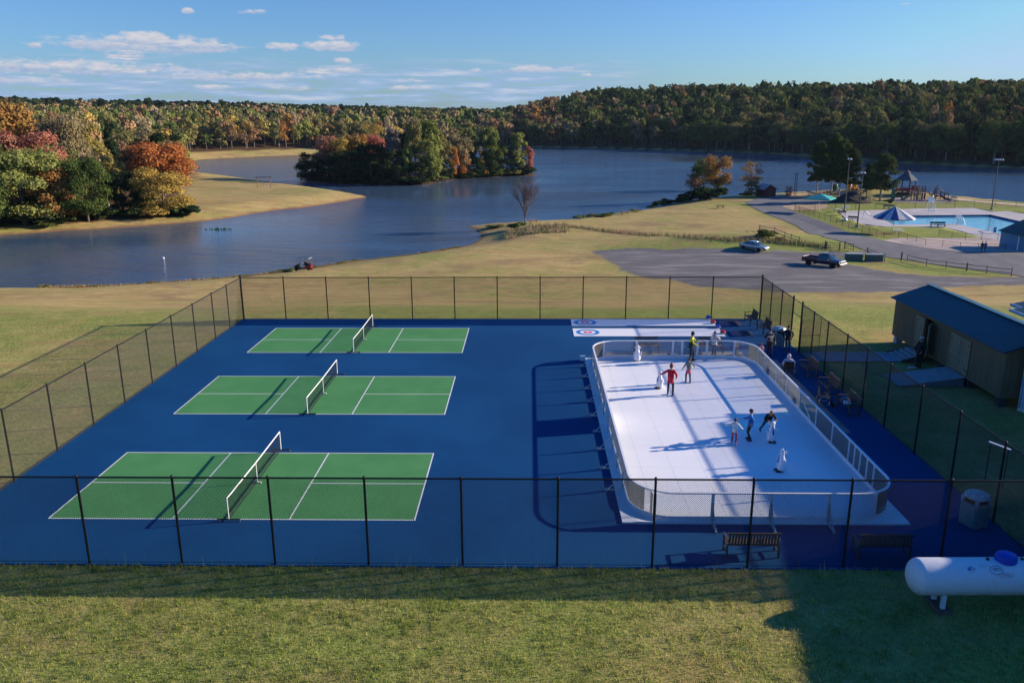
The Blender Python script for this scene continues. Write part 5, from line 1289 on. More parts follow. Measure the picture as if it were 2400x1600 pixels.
def crown_mesh(kind, seed, n, leaf, nl=16, aspect=1.0):
    """mesh of unit height crown; leaf size in unit of height"""
    k = (kind, seed, n, leaf)
    if k not in CR:
        C, N_, S, L = crown(seed, kind, n, leaf, nl); rng = np.random.default_rng(seed+99)
        CR[k] = (quads_mesh(C, N_, S, rng), L)
    return CR[k]
MESHC = {}
def trunk_mesh(kind, seed, L, pale=False):
    rng = random.Random(seed); b = MB()
    if kind in ('cone', 'cedar', 'pine'): b.tube([(0, 0, -.03), (0, 0, .3), (.005, 0, .9)], [.022, .017, .004], 7)
    else:
        b.tube([(0, 0, -.03), (.006, 0, .12), (-.004, .004, .34), (0, 0, .5)], [.026, .02, .016, .012], 7)
        for i in range(min(7, len(L))):
            x, y, z, r = L[i]; b.tube([(0, 0, .22+.03*i), (x*.5, y*.5, (z+.3+.03*i)/2), (x, y, z)], [.010, .007, .003], 5)
    return b
def tree(name, label, kind, colr, P, h, w_, n=2600, leaf=.028, nl=18, seed=None, group=None, rz=None, cat='tree', squash=1.0, trunkm=None):
    seed = random.randint(0, 4) if seed is None else seed
    key = (kind, seed, n, leaf, nl)
    if key not in MESHC:
        V, L = crown_mesh(kind, seed, n, leaf, nl); MESHC[key] = (mesh_from_quads('crown', V, LEAF['green']), None)
        tb = trunk_mesh(kind, seed, L); me = bpy.data.meshes.new('trunk'); me.from_pydata([tuple(p) for p in tb.v], [], tb.f); me.materials.append(BARK); MESHC[key] = (MESHC[key][0], me)
    cm, tm = MESHC[key]
    t = thing(name, label, cat, P, random.uniform(0, 6.28) if rz is None else rz, group)
    t.scale = (h*w_, h*w_, h)
    tr = new_obj('trunk', tm, t); c = new_obj('crown', cm, t)
    for o, m in ((c, LEAF[colr]), (tr, trunkm or BARK)):
        o.material_slots[0].link = 'OBJECT'; o.material_slots[0].material = m
    return t
def bush(label, u, v, h, w_, colr, P=None, group='bushes along the shore', n=900, leaf=.075):
    P = P or G(u, v); return tree('bush', label, 'bush', colr, P, h, w_/h, n, leaf, 10, group=group, cat='bush')
CN = {'cedar': 'dark green', 'green': 'green', 'dark': 'dark green', 'olive': 'olive', 'gold': 'golden', 'orange': 'orange', 'russet': 'russet', 'red': 'red', 'pink': 'pinkish red', 'tan': 'tan', 'grey': 'bare grey', 'lime': 'yellow-green'}
# --- trees on the near left point (u, base v, top v, width px, colour, shape)
LEFT = [(382, 478, 338, 165, 'red', 'round', 'wide crowned red maple with a rounded top on the left point'), (388, 507, 385, 135, 'gold', 'full', 'golden yellow tree in front of the red maple on the left point'),
        (88, 500, 320, 150, 'pink', 'round', 'tree with a pinkish red top near the left edge'), (60, 530, 352, 190, 'lime', 'full', 'large yellow-green tree in front of the pinkish tree near the left edge'),
        (130, 524, 395, 110, 'orange', 'full', 'orange and gold tree between the two green ones on the left'), (208, 520, 366, 120, 'green', 'full', 'bright green tree in the middle of the left point'),
        (225, 470, 300, 100, 'gold', 'tall', 'tall yellow-orange tree behind the green one on the left point'), (20, 480, 262, 190, 'orange', 'round', 'big orange-gold tree at the left edge of the picture'),
        (-60, 540, 330, 180, 'green', 'full', 'green tree cut by the left edge of the picture'), (272, 455, 305, 75, 'dark', 'cone', 'narrow dark cedar left of the red maple'), (290, 500, 400, 95, 'dark', 'full', 'dark green tree between the green tree and the red maple'),
        (345, 505, 440, 70, 'dark', 'full', 'small dark tree under the left side of the red maple'), (165, 480, 285, 120, 'tan', 'round', 'pale tan tree behind the left point'), (100, 520, 430, 90, 'dark', 'full', 'low dark tree under the pinkish tree')]
for u, vb, vt, wp, c, k, lab in LEFT:
    x, y, z = G(u, vb); d = hypot(x-CX, y-CY); H = (vb-vt)*d/FPX*.94; W_ = wp*d/FPX
    tree('broadleaf_tree' if k != 'cone' else 'conifer_tree', lab, k, c, (x, y, z-.1), H, W_/H, 17000, .0145, 40, seed=random.randint(10, 40))
for i in range(30):
    u = random.uniform(-40, 440); x, y, z = G(u, (505 if u > 300 else 512 if u > 150 else 524)+random.uniform(-8, 4)); h_ = random.uniform(2.0, 4.0)
    bush('low dark green bush along the bank under the trees of the left point', 0, 0, h_, random.uniform(5, 8), random.choice(['green', 'dark', 'dark', 'green', 'lime']), P=(x, y, z-.2), group='bushes under the left point trees')
# --- island trees
IS = [(735, 424, 352, 80, 'dark', 'full'), (700+20, 422, 375, 50, 'green', 'full'), (775, 420, 318, 80, 'pink', 'round'), (770, 428, 365, 90, 'dark', 'full'), (815, 424, 322, 80, 'gold', 'round'), (838, 415, 310, 70, 'orange', 'round'),
      (820, 431, 355, 90, 'dark', 'full'), (870, 431, 345, 90, 'dark', 'full'), (880, 412, 312, 60, 'pink', 'round'), (905, 432, 340, 70, 'dark', 'cone'), (925, 420, 300, 60, 'grey', 'tall'), (930, 433, 350, 70, 'dark', 'full'),
      (975, 425, 282, 75, 'olive', 'tall'), (1010, 424, 284, 95, 'lime', 'tall'), (1035, 420, 305, 70, 'olive', 'tall'), (958, 430, 340, 45, 'lime', 'tall'), (1005, 430, 326, 55, 'lime', 'tall'), (1020, 428, 350, 50, 'lime', 'tall'),
      (1060, 424, 345, 50, 'orange', 'tall'), (1080, 420, 315, 70, 'tan', 'round'), (1085, 422, 355, 55, 'orange', 'tall'), (1128, 418, 353, 34, 'orange', 'cone'), (1100, 412, 320, 70, 'dark', 'tall'), (1150, 413, 296, 75, 'lime', 'tall'),
      (1165, 414, 325, 60, 'green', 'full'), (1150, 416, 350, 60, 'dark', 'full'), (1190, 410, 335, 60, 'dark', 'full'), (1213, 411, 312, 70, 'lime', 'tall'), (1207, 412, 328, 50, 'grey', 'tall'), (1238, 410, 342, 40, 'pink', 'tall'),
      (1110, 422, 370, 50, 'dark', 'full'), (990, 432, 372, 60, 'dark', 'full'), (1045, 428, 375, 50, 'dark', 'full'), (850, 418, 325, 70, 'dark', 'full'), (950, 416, 310, 70, 'dark', 'tall'), (800, 416, 330, 70, 'dark', 'full'), (890, 418, 330, 70, 'dark', 'full')]
for i, (u, vb, vt, wp, c, k) in enumerate(IS):
    x, y, z = G(u, vb); d = hypot(x-CX, y-CY); H = (vb-vt)*d/FPX*.98; W_ = wp*d/FPX
    z = max(z, ZW+.3)
    side = 'left end' if u < 850 else 'middle' if u < 1060 else 'right end'
    tree('broadleaf_tree' if k != 'cone' else 'conifer_tree', '%s %s tree on the %s of the wooded island' % (CN[c], {'full': 'bushy', 'round': 'round-topped', 'tall': 'tall', 'cone': 'pointed'}[k], side), k, c, (x, y, z-.2), H, W_/H, 5200, .021, 30, seed=i % 7, group='trees on the island')
for i in range(34):
    u = random.uniform(712, 1250); v = np.interp(u, [702, 776, 904, 998, 1032, 1083, 1185, 1267], [422, 428.5, 433.5, 433.2, 425.5, 418, 412.5, 409.7])-random.uniform(.8, 3.5)
    x, y, z = G(u, v); bush('bush on the bank of the wooded island', 0, 0, random.uniform(2.5, 4.5), random.uniform(6, 11), random.choice(['green', 'lime', 'olive', 'dark']) if u > 950 else 'dark', P=(x, y, max(z, ZW+.1)-.2), group='bushes round the island')
# --- right: orange trees by the shore, cedars, bare tree
def shore_tree(u, vb, vt, wp, c, k, lab, n=7000, leaf=.022, nl=30, P=None, **kw):
    x, y, z = P or G(u, vb); d = hypot(x-CX, y-CY); H = (vb-vt)*d/FPX*.95
    return tree(kw.pop('name', 'broadleaf_tree'), lab, k, c, (x, y, z-.1), H, wp*d/FPX/H, n, leaf, nl, seed=random.randint(10, 40), **kw)
shore_tree(1648, 466, 366, 80, 'green', 'full', 'dark green half of the leafy tree pair on the near shore', 5000)
shore_tree(1680, 464, 362, 75, 'orange', 'round', 'orange tree leaning out behind the green one on the near shore', 5200)
shore_tree(1625, 468, 400, 50, 'pink', 'round', 'small reddish tree at the left of the shore clump', 1600)
shore_tree(1760, 459, 374, 62, 'orange', 'round', 'thin orange tree by the red shed', 1500, .02, 14)
shore_tree(1762, 461, 420, 36, 'olive', 'full', 'small green bush-like tree under the thin orange tree', 2500, .03)
for u, v, h_, w_, c in ((1640, 470, 4.2, 10, 'dark'), (1665, 468, 4.2, 9, 'dark'), (1612, 473, 2.6, 6, 'dark'), (1598, 476, 2.2, 5, 'dark'), (1580, 479, 1.9, 5, 'dark'), (1562, 481, 2.6, 4.5, 'dark'), (1548, 485, 2.4, 4, 'dark'), (1515, 490, 2.2, 2.4, 'dark'), (1528, 489, 1.0, 3, 'dark'),
                       (1360, 513, 1.0, 3, 'lime'), (1375, 511, .9, 3, 'green'), (1395, 509, .9, 4, 'olive'), (1415, 508, .9, 3.5, 'green'), (1430, 506, .9, 3, 'green'), (1490, 497, .8, 3, 'olive'), (1742, 460, 1.4, 3, 'green'), (1665, 465, 2, 5, 'dark'),
                       (1210, 538, 2.0, 4, 'green'), (1160, 534, .8, 4, 'lime'), (1800, 558, 1.7, 3.6, 'green'), (1790, 556, 1.2, 3, 'olive'), (1830, 566, 1.0, 1.8, 'russet'), (1925, 465, .7, 1.5, 'dark'), (678, 637, .55, 2.6, 'green'), (1955, 470, 1.5, 3, 'dark'), (2082, 478, 1.6, 2.6, 'dark')):
    bush('%s bush on the near shore' % CN[c], u, v, h_, w_, c, group='bushes on the near shore', n=1100)
for i, (u, vb, vt, wp) in enumerate(((1913, 455, 336, 92), (1947, 457, 318, 92), (1966, 459, 330, 80), (1990, 459, 350, 88), (2062, 473, 362, 118), (2030, 462, 385, 60))):
    shore_tree(u, vb, vt, wp*.86, 'cedar', 'cedar', ['leftmost dark cedar by the beach', 'tallest dark cedar of the group by the beach', 'dark cedar behind the mulch pile', 'dark cedar with a thin top behind the left floodlight pole', 'broad dark cedar standing alone left of the gazebo', 'small dark cedar left of the broad one'][i], 15000, .0165, 110, name='cedar_tree', group='dark cedars by the beach', trunkm=BARKL)
# ragged growth along the near bank
for i in range(26):
    k = random.random()*7.99; SHB = [(100, 674), (306, 668), (459, 658), (571, 649), (684, 636), (816, 616), (918, 605), (1020, 591), (1082, 580)]; j = int(k); f = k-j
    u = SHB[j][0]*(1-f)+SHB[j+1][0]*f; x, y = atz(u, SHB[j][1]*(1-f)+SHB[j+1][1]*f+.8, ZW+.1)
    bush('tuft of low growth on the near water edge', 0, 0, random.uniform(.35, .8), random.uniform(.8, 2.6), random.choice(['lime', 'olive', 'olive', 'tan', 'green']), P=(x, y, ZW+.02), group='tufts on the near water edge', n=420, leaf=.11)
# shrub beyond the shed roof
bush('yellow-green vine covered shrub behind the blue shed roof', 0, 0, 2.6, 7.5, 'gold', P=(48.5, 22.5, -.1), group='garden shrubs', n=4200, leaf=.05)
bush('dark green shrub behind the blue shed roof', 0, 0, 2.0, 7, 'dark', P=(49.5, 21.0, -.1), group='garden shrubs', n=3000, leaf=.05)
# bare tree
def bare():
    P0 = G(1231, 523); t = thing('bare_tree', 'leafless grey tree standing alone on the near shore', 'tree', P0); rng = random.Random(5); b = MB(); c = MB(); d = hypot(P0[0]-CX, P0[1]-CY); H = 100*d/FPX
    def grow(bb, p, dirn, L, r, lv):
        q = p+dirn*L*.5; dirn = (dirn+Vector((rng.uniform(-.12, .12), rng.uniform(-.12, .12), .07))).normalized(); q2 = q+dirn*L*.5
        bb.tube([p, q, q2], [r*1.5, r*1.3, r*1.05], 5 if lv < 2 else 3)
        if lv >= 6: return
        for k in range(3 if lv < 4 else 2):
            a = rng.uniform(0, 6.28); s = rng.uniform(.25, .55); nd = (dirn+Vector((cos(a)*s, sin(a)*s, .12))).normalized(); grow(c if lv >= 1 else b, q2 if k else q, nd, L*rng.uniform(.66, .86), r*.6, lv+1)
    b.tube([(0, 0, -.2), (0, 0, H*.12)], [.22, .17], 8)
    for k in range(5): a = k*1.3; grow(b, Vector((0, 0, H*.10)), Vector((cos(a)*.22, sin(a)*.22, 1)).normalized(), H*.25, .10, 0)
    b.build('trunk', BARKL, t); c.build('branches', mat('twig', (.20, .16, .155), .95), t)
bare()
# reeds
def reeds():
    b = MB(); pts = []
    for i in range(5200):
        u = random.uniform(1185, 1330)+random.gauss(0, 4); v = random.uniform(528, 546)+random.gauss(0, 1.2)-max(0, (u-1215))*.045+ (4 if u < 1210 else 0)
        pts.append((u, v))
    px = np.array(pts); W = np.array([atz(u, v, -6.9) for u, v in pts]); zz = height(W[:, 0], W[:, 1])
    for (x, y), z in zip(W, zz):
        h_ = random.uniform(.25, .75)+.55*max(0, math.sin(x*1.7)*math.sin(y*1.3+x)); dx, dy = random.uniform(-.25, .25), random.uniform(-.2, .2); ca = random.uniform(0, 6.28); b.add([(x-.05*cos(ca), y-.05*sin(ca), z-.05), (x+.05*cos(ca), y+.05*sin(ca), z-.05), (x+dx, y+dy, z+h_)], [(0, 1, 2)])
    o = b.build('reeds', mat('reed_tan', (.40, .29, .17), .9, (.20, .20, .08), .5)); tag(o, kind='stuff')
    # rough grass along the gully
    b = MB()
    G1 = [(1316, 530), (1400, 540), (1480, 549), (1600, 555), (1700, 562), (1800, 566), (1880, 574), (1940, 580)]
    W1 = [G(u, v) for u, v in G1]
    for i in range(4200):
        k = random.random()*(len(W1)-1); j = int(k); f = k-j; x = W1[j][0]*(1-f)+W1[j+1][0]*f+random.gauss(0, .6); y = W1[j][1]*(1-f)+W1[j+1][1]*f+random.gauss(0, .9)
        pts = (x, y); z = W1[j][2]*(1-f)+W1[j+1][2]*f; h_ = random.uniform(.2, .8); ca = random.uniform(0, 6.28); b.add([(x-.05*cos(ca), y-.05*sin(ca), z-.15), (x+.05*cos(ca), y+.05*sin(ca), z-.15), (x+random.uniform(-.2, .2), y, z+h_)], [(0, 1, 2)])
    o = b.build('rough_grass', mat('rough_tan', (.42, .28, .15), .9, (.22, .24, .08), .3)); tag(o, kind='stuff')
    b = MB()
    SH = [(100, 674), (306, 668), (459, 658), (571, 649), (684, 636), (816, 616), (918, 605), (1020, 591), (1082, 580)]
    W1 = [atz(u, v, ZW+.1) for u, v in SH]
    for i in range(9000):
        k = random.random()*(len(W1)-1); j = int(k); f = k-j; x = W1[j][0]*(1-f)+W1[j+1][0]*f; y = W1[j][1]*(1-f)+W1[j+1][1]*f-abs(random.gauss(0, 1.1))-.5
        pts = (x, y); h_ = random.uniform(.15, .55); z = -8.95; ca = random.uniform(0, 6.28); b.add([(x-.05*cos(ca), y-.05*sin(ca), z), (x+.05*cos(ca), y+.05*sin(ca), z), (x+random.uniform(-.2, .2), y, z+h_+.1)], [(0, 1, 2)])
    o = b.build('shore_grass', mat('rough_tan2', (.34, .21, .09), .9, (.2, .16, .05), .3)); tag(o, kind='stuff')
reeds()

# --- the woods
def scatter_woods():
    rng = np.random.default_rng(11); pts = []
    def fill(n, f):
        for _ in range(n):
            a = rng.uniform(-.80, .80); r = rng.uniform(230, 1500); pts.append((a, r, f))
    A = []
    # area cells in polar coordinates: spacing grows with distance
    r = 215.0
    while r < 1900:
        sp = 7.4 if r < 600 else 7.4+(r-600)*.012
        na = int(1.62*r/sp)
        a = np.linspace(-.81, .81, na)+rng.uniform(-.5, .5, na)*1.62/na
        rr_ = r+rng.uniform(-.5, .5, na)*sp
        A.append(np.stack([CX+np.sin(a)*rr_, CY+np.cos(a)*rr_, np.full(na, sp)], 1)); r += sp*.86
    A = np.concatenate(A); x, y = A[:, 0], A[:, 1]; s = sdist(x, y); d = np.hypot(x-CX, y-CY); az_ = (x-CX)/(y-CY)
    u = 1200+FPX*(az_+.0212)
    islm = polysd(ISLE, x, y) > -3
    dam = (az_ > -.42) & (az_ < -.235)
    keep = (s > np.where(dam, 26, 5)) & ~islm
    # the open grassy point and the near land stay clear
    keep &= ~((u > 440) & (u < 900) & (y < 330)) & ~((u > 880) & (y < 335)) & ~((az_ > -.03) & (s < 7))
    keep &= ~((u < 450) & (d < 250) & (s < 26)) & ~((u > 255) & (u < 450) & (d < 300))
    keep &= ~((az_ > -.02) & (d > 800) & (s > 420))
    x, y, s, d, az_, u, sp = [q[keep] for q in (x, y, s, d, az_, u, A[:, 2])]
    z = height(x, y)
    # only what the photograph could see: front rows and canopy tops
    return x, y, z, s, d, az_, u, sp
wx, wy, wz, ws, wd, waz, wu, wsp = scatter_woods()
wr = np.random.default_rng(21)
def wood_colour(i):
    r = wr.random(); hill = waz[i] > -.01
    if wd[i] > 800 and not hill and r < .8: return 'dark', 'pine'
    patch = math.sin(wx[i]*.021+1.3)*math.cos(wy[i]*.017-.4)+math.sin(wx[i]*.05+wy[i]*.043)*.6
    if hill:
        if waz[i] < .035: c = ['russet', 'olive', 'orange', 'green', 'tan'][int(r*5)]
        else: c = ('green' if r < .48 else 'olive' if r < .67 else 'dark' if r < .91 else 'tan' if r < .95 else 'russet' if r < .985 else 'orange')
    elif wd[i] > 640: c = ('dark' if r < .22 else 'olive' if r < .50 else 'green' if r < .70 else 'russet' if r < .82 else 'tan')
    elif patch > .25: c = ('olive' if r < .26 else 'tan' if r < .50 else 'russet' if r < .64 else 'gold' if r < .76 else 'orange' if r < .82 else 'lime' if r < .92 else 'green')
    else: c = ('green' if r < .28 else 'olive' if r < .54 else 'dark' if r < .60 else 'tan' if r < .78 else 'russet' if r < .88 else 'lime')
    k = 'cone' if (c == 'dark' and wr.random() < .3) else ('tall' if wr.random() < .22 else 'round')
    return c, k
order = np.argsort(wd/np.where(ws < 16, 1.6, 1.0))
order = [i for i in order]
NIND = 170
front = []; rest = []
for i in order:
    if len(front) < NIND and ws[i] < (60 if waz[i] < -.42 else 45 if waz[i] < -.2 else 16) and -.70 < waz[i] < .72: front.append(i)
    else: rest.append(i)
WL = {'L': 'in the autumn wood beyond the left point', 'D': 'in the front row of the wood behind the grass dam', 'C': 'on the low far shore behind the island', 'R': 'at the foot of the dark wooded hill across the lake'}
for i in front:
    c, k = wood_colour(i); z_ = 'L' if waz[i] < -.42 else 'D' if waz[i] < -.2 else 'C' if waz[i] < .0 else 'R'
    h_ = wr.uniform(15, 21)*(1.0 if k != 'cone' else .85)*(1.0 if waz[i] > -.42 else .9)
    w_ = wr.uniform(.50, .66) if k == 'round' else wr.uniform(.42, .55)
    if wd[i] < 300: h_ *= .85
    tree('woodland_tree', '%s tree %s' % (CN[c], WL[z_]), k, c, (wx[i], wy[i], wz[i]-.3), h_, w_/.95*1.3, 3400, .026, 26, seed=int(i) % 6, group='trees '+WL[z_], trunkm=BARKL if wr.random() < .5 else BARK)
# everything deeper is one mass of wood
PROTO = {}
def proto(kind, s, n, leaf): return crown_mesh(kind, 50+s, n, leaf, 16)[0]
VV = []; TT = []; TV = []; TF = 0
for i in rest:
    if wd[i] < 1900:
        c, k = wood_colour(i); far_ = wd[i] > 640; n = 620 if wd[i] < 430 else 440 if not far_ else 170; leaf = .040 if wd[i] < 430 else .047 if not far_ else .085
        if waz[i] > .04 and ws[i] > 260: n = 110; leaf = .1
        V = proto(k, i % 5, n, leaf); a = wr.uniform(0, 6.28); h_ = wr.uniform(12, 20.5) if wr.random() < .8 else wr.uniform(19, 24); w_ = wsp[i]*wr.uniform(1.2, 1.9) if k != 'cone' else wsp[i]*1.2
        if waz[i] > .0: h_ *= 1.05
        if wd[i] > 900 and waz[i] < 0: h_ = wr.uniform(16, 20)
        R_ = np.array([[cos(a), -sin(a), 0], [sin(a), cos(a), 0], [0, 0, 1]]); P_ = (V*np.array([w_, w_, h_])) @ R_.T+np.array([wx[i], wy[i], wz[i]-.3])
        ca, cb = np.array(PAL[c][0]), np.array(PAL[c][1]); f = wr.random(); tint = (ca*(1-f)+cb*f)*wr.uniform(.8, 1.2)*(1.3 if waz[i] < -.02 and wd[i] < 1000 else .95)  # left wood leaf colour raised so it looks sunlit
        VV.append(P_.astype(np.float32)); TT.append(np.repeat(tint[None, :], len(P_), 0).astype(np.float32))
        if ws[i] < 40 or wd[i] < 420:
            r = .22; q = []
            for k_ in range(3):
                a0, a1 = 2.09*k_, 2.09*(k_+1); q += [(r*cos(a0), r*sin(a0), -.5), (r*cos(a1), r*sin(a1), -.5), (r*.6*cos(a1), r*.6*sin(a1), h_*.6), (r*.6*cos(a0), r*.6*sin(a0), h_*.6)]
            TV.append(np.array(q)+np.array([wx[i], wy[i], wz[i]]))
VV = np.concatenate(VV); TT = np.concatenate(TT)
print('woods', len(front), len(rest), len(VV)//4)
o = new_obj('distant_wood', mesh_from_quads('distant_wood', VV, LEAFA, TT)); tag(o, kind='stuff')
o = new_obj('distant_trunks', mesh_from_quads('distant_trunks', np.concatenate(TV), BARKL)); tag(o, kind='stuff')

# --- foreground lawn
def lawn():
    rng = np.random.default_rng(5); n = 175000
    x = rng.uniform(-3, 39, n); y = -3.05-rng.random(n)**.9*7.4
    # clumps
    cxn = rng.uniform(-3, 39, 2600); cyn = rng.uniform(-10.4, -3.1, 2600); ci = rng.integers(0, 2600, n//3)
    x[:n//3] = cxn[ci]+rng.normal(0, .07, n//3); y[:n//3] = cyn[ci]+rng.normal(0, .07, n//3); y = np.minimum(y, -3.16)
    h_ = rng.uniform(.035, .10, n); h_[:n//3] *= 1.3
    wk = rng.random(n) < .006; h_[wk & (y > -3.6)] = .35
    edge = (y > -3.5); h_ = np.where(edge, h_*1.5, h_)
    a = rng.uniform(0, PI, n); wd_ = rng.uniform(.005, .011, n); lx = rng.normal(0, .035, n); ly = rng.normal(0, .035, n)
    z = np.full(n, -.035)
    P0 = np.stack([x-np.cos(a)*wd_, y-np.sin(a)*wd_, z], 1); P1 = np.stack([x+np.cos(a)*wd_, y+np.sin(a)*wd_, z], 1); P2 = np.stack([x+lx, y+ly, z+h_], 1)
    V = np.stack([P0, P1, P2], 1).reshape(-1, 3)
    me = bpy.data.meshes.new('grass'); me.vertices.add(len(V)); me.vertices.foreach_set('co', V.astype(np.float32).ravel()); me.loops.add(len(V)); me.loops.foreach_set('vertex_index', np.arange(len(V)))
    me.polygons.add(n); me.polygons.foreach_set('loop_start', np.arange(0, 3*n, 3)); me.polygons.foreach_set('loop_total', np.full(n, 3))
    pal = np.array([(.36, .44, .09), (.52, .55, .13), (.72, .62, .26), (.16, .23, .05), (.76, .57, .28)])
    nz = np.sin(x*1.1+y*.7)*np.sin(x*.37-y*1.3)+np.sin(x*3.1)*np.sin(y*2.7)*.5
    warm = np.clip((x-8)/14, 0, 1)*.25
    r = rng.random(n)+nz*.12+warm; idx = np.digitize(r, [.38, .66, .98, 1.15]); idx = np.array([3, 0, 1, 2, 4])[idx]
    col = pal[idx]*rng.uniform(.75, 1.25, (n, 1)); col = np.repeat(col, 3, 0)
    at = me.attributes.new('tint', 'FLOAT_COLOR', 'POINT'); at.data.foreach_set('color', np.concatenate([col, np.ones((len(col), 1))], 1).astype(np.float32).ravel())
    me.materials.append(leaf_material('grass_blade', None, None, attr=True, trans=.45)); me.update(); tag(new_obj('grass', me), kind='stuff')
lawn()

# ---- air: far woods fade a little towards blue
b = MB(); b.box((100, 1300, 35), (3900, 2800, 96)); hm = bpy.data.materials.new('haze'); hm.use_nodes = True; ht = NT(hm.node_tree); ht.N.remove(pr(hm.node_tree))
pv = ht.n('ShaderNodeVolumePrincipled'); pv.inputs['Color'].default_value = (.62, .80, 1.0, 1); pv.inputs['Density'].default_value = .00003; pv.inputs['Anisotropy'].default_value = .2
ht.l(pv.outputs[0], ht.N['Material Output'].inputs['Volume']); tag(b.build('haze', hm), kind='stuff')

# ================================================================ PEOPLE
def skin_mesh(V, E, Rd, root=0, sub=1):
    me = bpy.data.meshes.new('sk'); me.from_pydata([tuple(v) for v in V], E, []); o = bpy.data.objects.new('sk', me); COL.objects.link(o)
    o.modifiers.new('skin', 'SKIN'); sv = me.skin_vertices[0].data
    for i, r in enumerate(Rd): sv[i].radius = r if isinstance(r, tuple) else (r, r); sv[i].use_root = (i == root)
    o.modifiers['skin'].use_smooth_shade = True
    s = o.modifiers.new('sub', 'SUBSURF'); s.levels = sub; s.render_levels = sub
    dg = bpy.context.evaluated_depsgraph_get(); dg.update(); out = bpy.data.meshes.new_from_object(o.evaluated_get(dg)); bpy.data.objects.remove(o); bpy.data.meshes.remove(me)
    return out
SKIN = mat('skin', (.52, .29, .20), .6, (.46, .25, .17), 9); HAIRM = {}
def cloth(c, nm=None): return mat(nm or 'cloth_%02x%02x%02x' % tuple(int(min(1, q)*255) for q in c), c, .85, tuple(q*.72 for q in c), 9, .3, 30)
def person(label, P, rz, H, hands=None, feet=None, jacket=(.1, .1, .1), trousers=(.02, .02, .03), shoes=(.02, .02, .02), hair=(.05, .03, .02), hat=None, lean=0.0, headdir=0.0, skates=False, coat=0.0, seated=False,
           skirt=None, bulk=1.0, vest=None, hood=None, elbow_out=.5, pom=False, stripes=None, scarf=None, name='person'):
    s = H/1.75; child = 1.0+max(0, (1.45-H))*.35      # bigger heads on children
    t = thing(name, label, 'person', P, rz)
    def v(x, y, z): return Vector((x*s, y*s, z*s))
    hip = .93 if not seated else .55
    def up(y, z): # leaning spine
        dz = z-hip if not seated else z-hip
        return (y-sin(lean)*(z-.93), .93+(z-.93)*cos(lean)) if not seated else (y, z-.93+hip)
    def sp(x, y, z): yy, zz = up(y, z); return v(x, yy, zz)
    pelvis = sp(0, 0, .95); waist = sp(0, 0, 1.10); chest = sp(0, -.005, 1.30); neck0 = sp(0, 0, 1.45); neck1 = sp(0, -.01, 1.52); 
    hy, hz_ = up(-.02, 1.60); head0 = v(0, hy, hz_); head1 = v(0, hy-.01, hz_+.08)
    dr = s*child
    hands = hands or [(-.27, -.08, .80), (.27, -.08, .80)]
    feet = feet or ([(-.11, 0, .0), (.11, 0, .0)] if not seated else [(-.10, -.50, .08), (.10, -.50, .08)])
    V = [pelvis, waist, chest, neck0, neck1, head0, head1]; E = [(0, 1), (1, 2), (2, 3), (3, 4), (4, 5), (5, 6)]
    Rd = [(.125*s, .095*s), (.115*s, .088*s), (.145*s, .10*s), (.06*s, .06*s), (.052*s, .052*s), (.073*dr, .085*dr), (.070*dr, .082*dr)]
    arms = []; legs = []
    for k, sd in ((0, -1), (1, 1)):
        sh = sp(sd*.17, 0, 1.40); hd = v(*hands[k]); d = hd-sh; L = d.length; a = .29*s; b_ = .27*s
        if L > (a+b_)*.99: hd = sh+d*((a+b_)*.99/L); d = hd-sh; L = d.length
        x_ = (a*a-b_*b_+L*L)/(2*L); h_ = math.sqrt(max(0, a*a-x_*x_)); pole = Vector((sd*elbow_out, .6, -.4)); n_ = pole-d.normalized()*pole.dot(d.normalized())
        el = sh+d.normalized()*x_+(n_.normalized()*h_ if n_.length > 1e-4 else Vector((0, 0, 0)))
        i = len(V); fd = (hd-el).normalized(); V += [sh, el, hd, hd+fd*.075*s]; E += [(2, i), (i, i+1), (i+1, i+2), (i+2, i+3)]; Rd += [.052*s, .040*s, .026*s, (.036*s, .018*s)]
        side = fd.cross(Vector((0, 0, 1))); side = side.normalized() if side.length > .1 else Vector((1, 0, 0)); curl = Vector((0, 0, -1))-fd*fd.dot(Vector((0, 0, -1))); curl = curl.normalized() if curl.length > .1 else Vector((0, -1, 0))
        for f, ln_ in zip(range(4), (.068, .078, .072, .055)):
            b0 = V[i+3]+side*(f-1.5)*.019*s+fd*.018*s; j = len(V); V += [b0, b0+fd*ln_*.5*s+curl*.006*s, b0+fd*ln_*.85*s+curl*.03*s]; E += [(i+3, j), (j, j+1), (j+1, j+2)]; Rd += [.0095*s, .0085*s, .0065*s]
        b0 = V[i+2]+fd*.03*s-side*.035*s*sd; j = len(V); V += [b0, b0+fd*.035*s-side*.02*s*sd]; E += [(i+2, j), (j, j+1)]; Rd += [.011*s, .009*s]
        arms.append((sh, el, hd, fd))
        hp = sp(sd*.085, 0, .90) if seated else v(sd*.09, 0, .90); ft = v(*feet[k]); an = ft+v(0, .0, .08); d = an-hp; L = d.length; a = .43*s; b_ = .41*s
        if L > (a+b_)*.995: L = (a+b_)*.995; an = hp+d.normalized()*L; d = an-hp
        x_ = (a*a-b_*b_+L*L)/(2*L); h_ = math.sqrt(max(0, a*a-x_*x_)); pole = Vector((sd*.12, -1, .1 if not seated else 1)); n_ = pole-d.normalized()*pole.dot(d.normalized()); kn = hp+d.normalized()*x_+n_.normalized()*h_
        i = len(V); V += [hp, kn, an, an+v(0, -.13, -.045)]; E += [(0, i), (i, i+1), (i+1, i+2), (i+2, i+3)]; Rd += [.078*s, .052*s, .038*s, .032*s]
        legs.append((hp, kn, an))
    me = skin_mesh(V, E, Rd); me.materials.clear(); me.materials.append(SKIN); body = new_obj('body', me, t)
    # clothes
    jm = cloth(jacket)
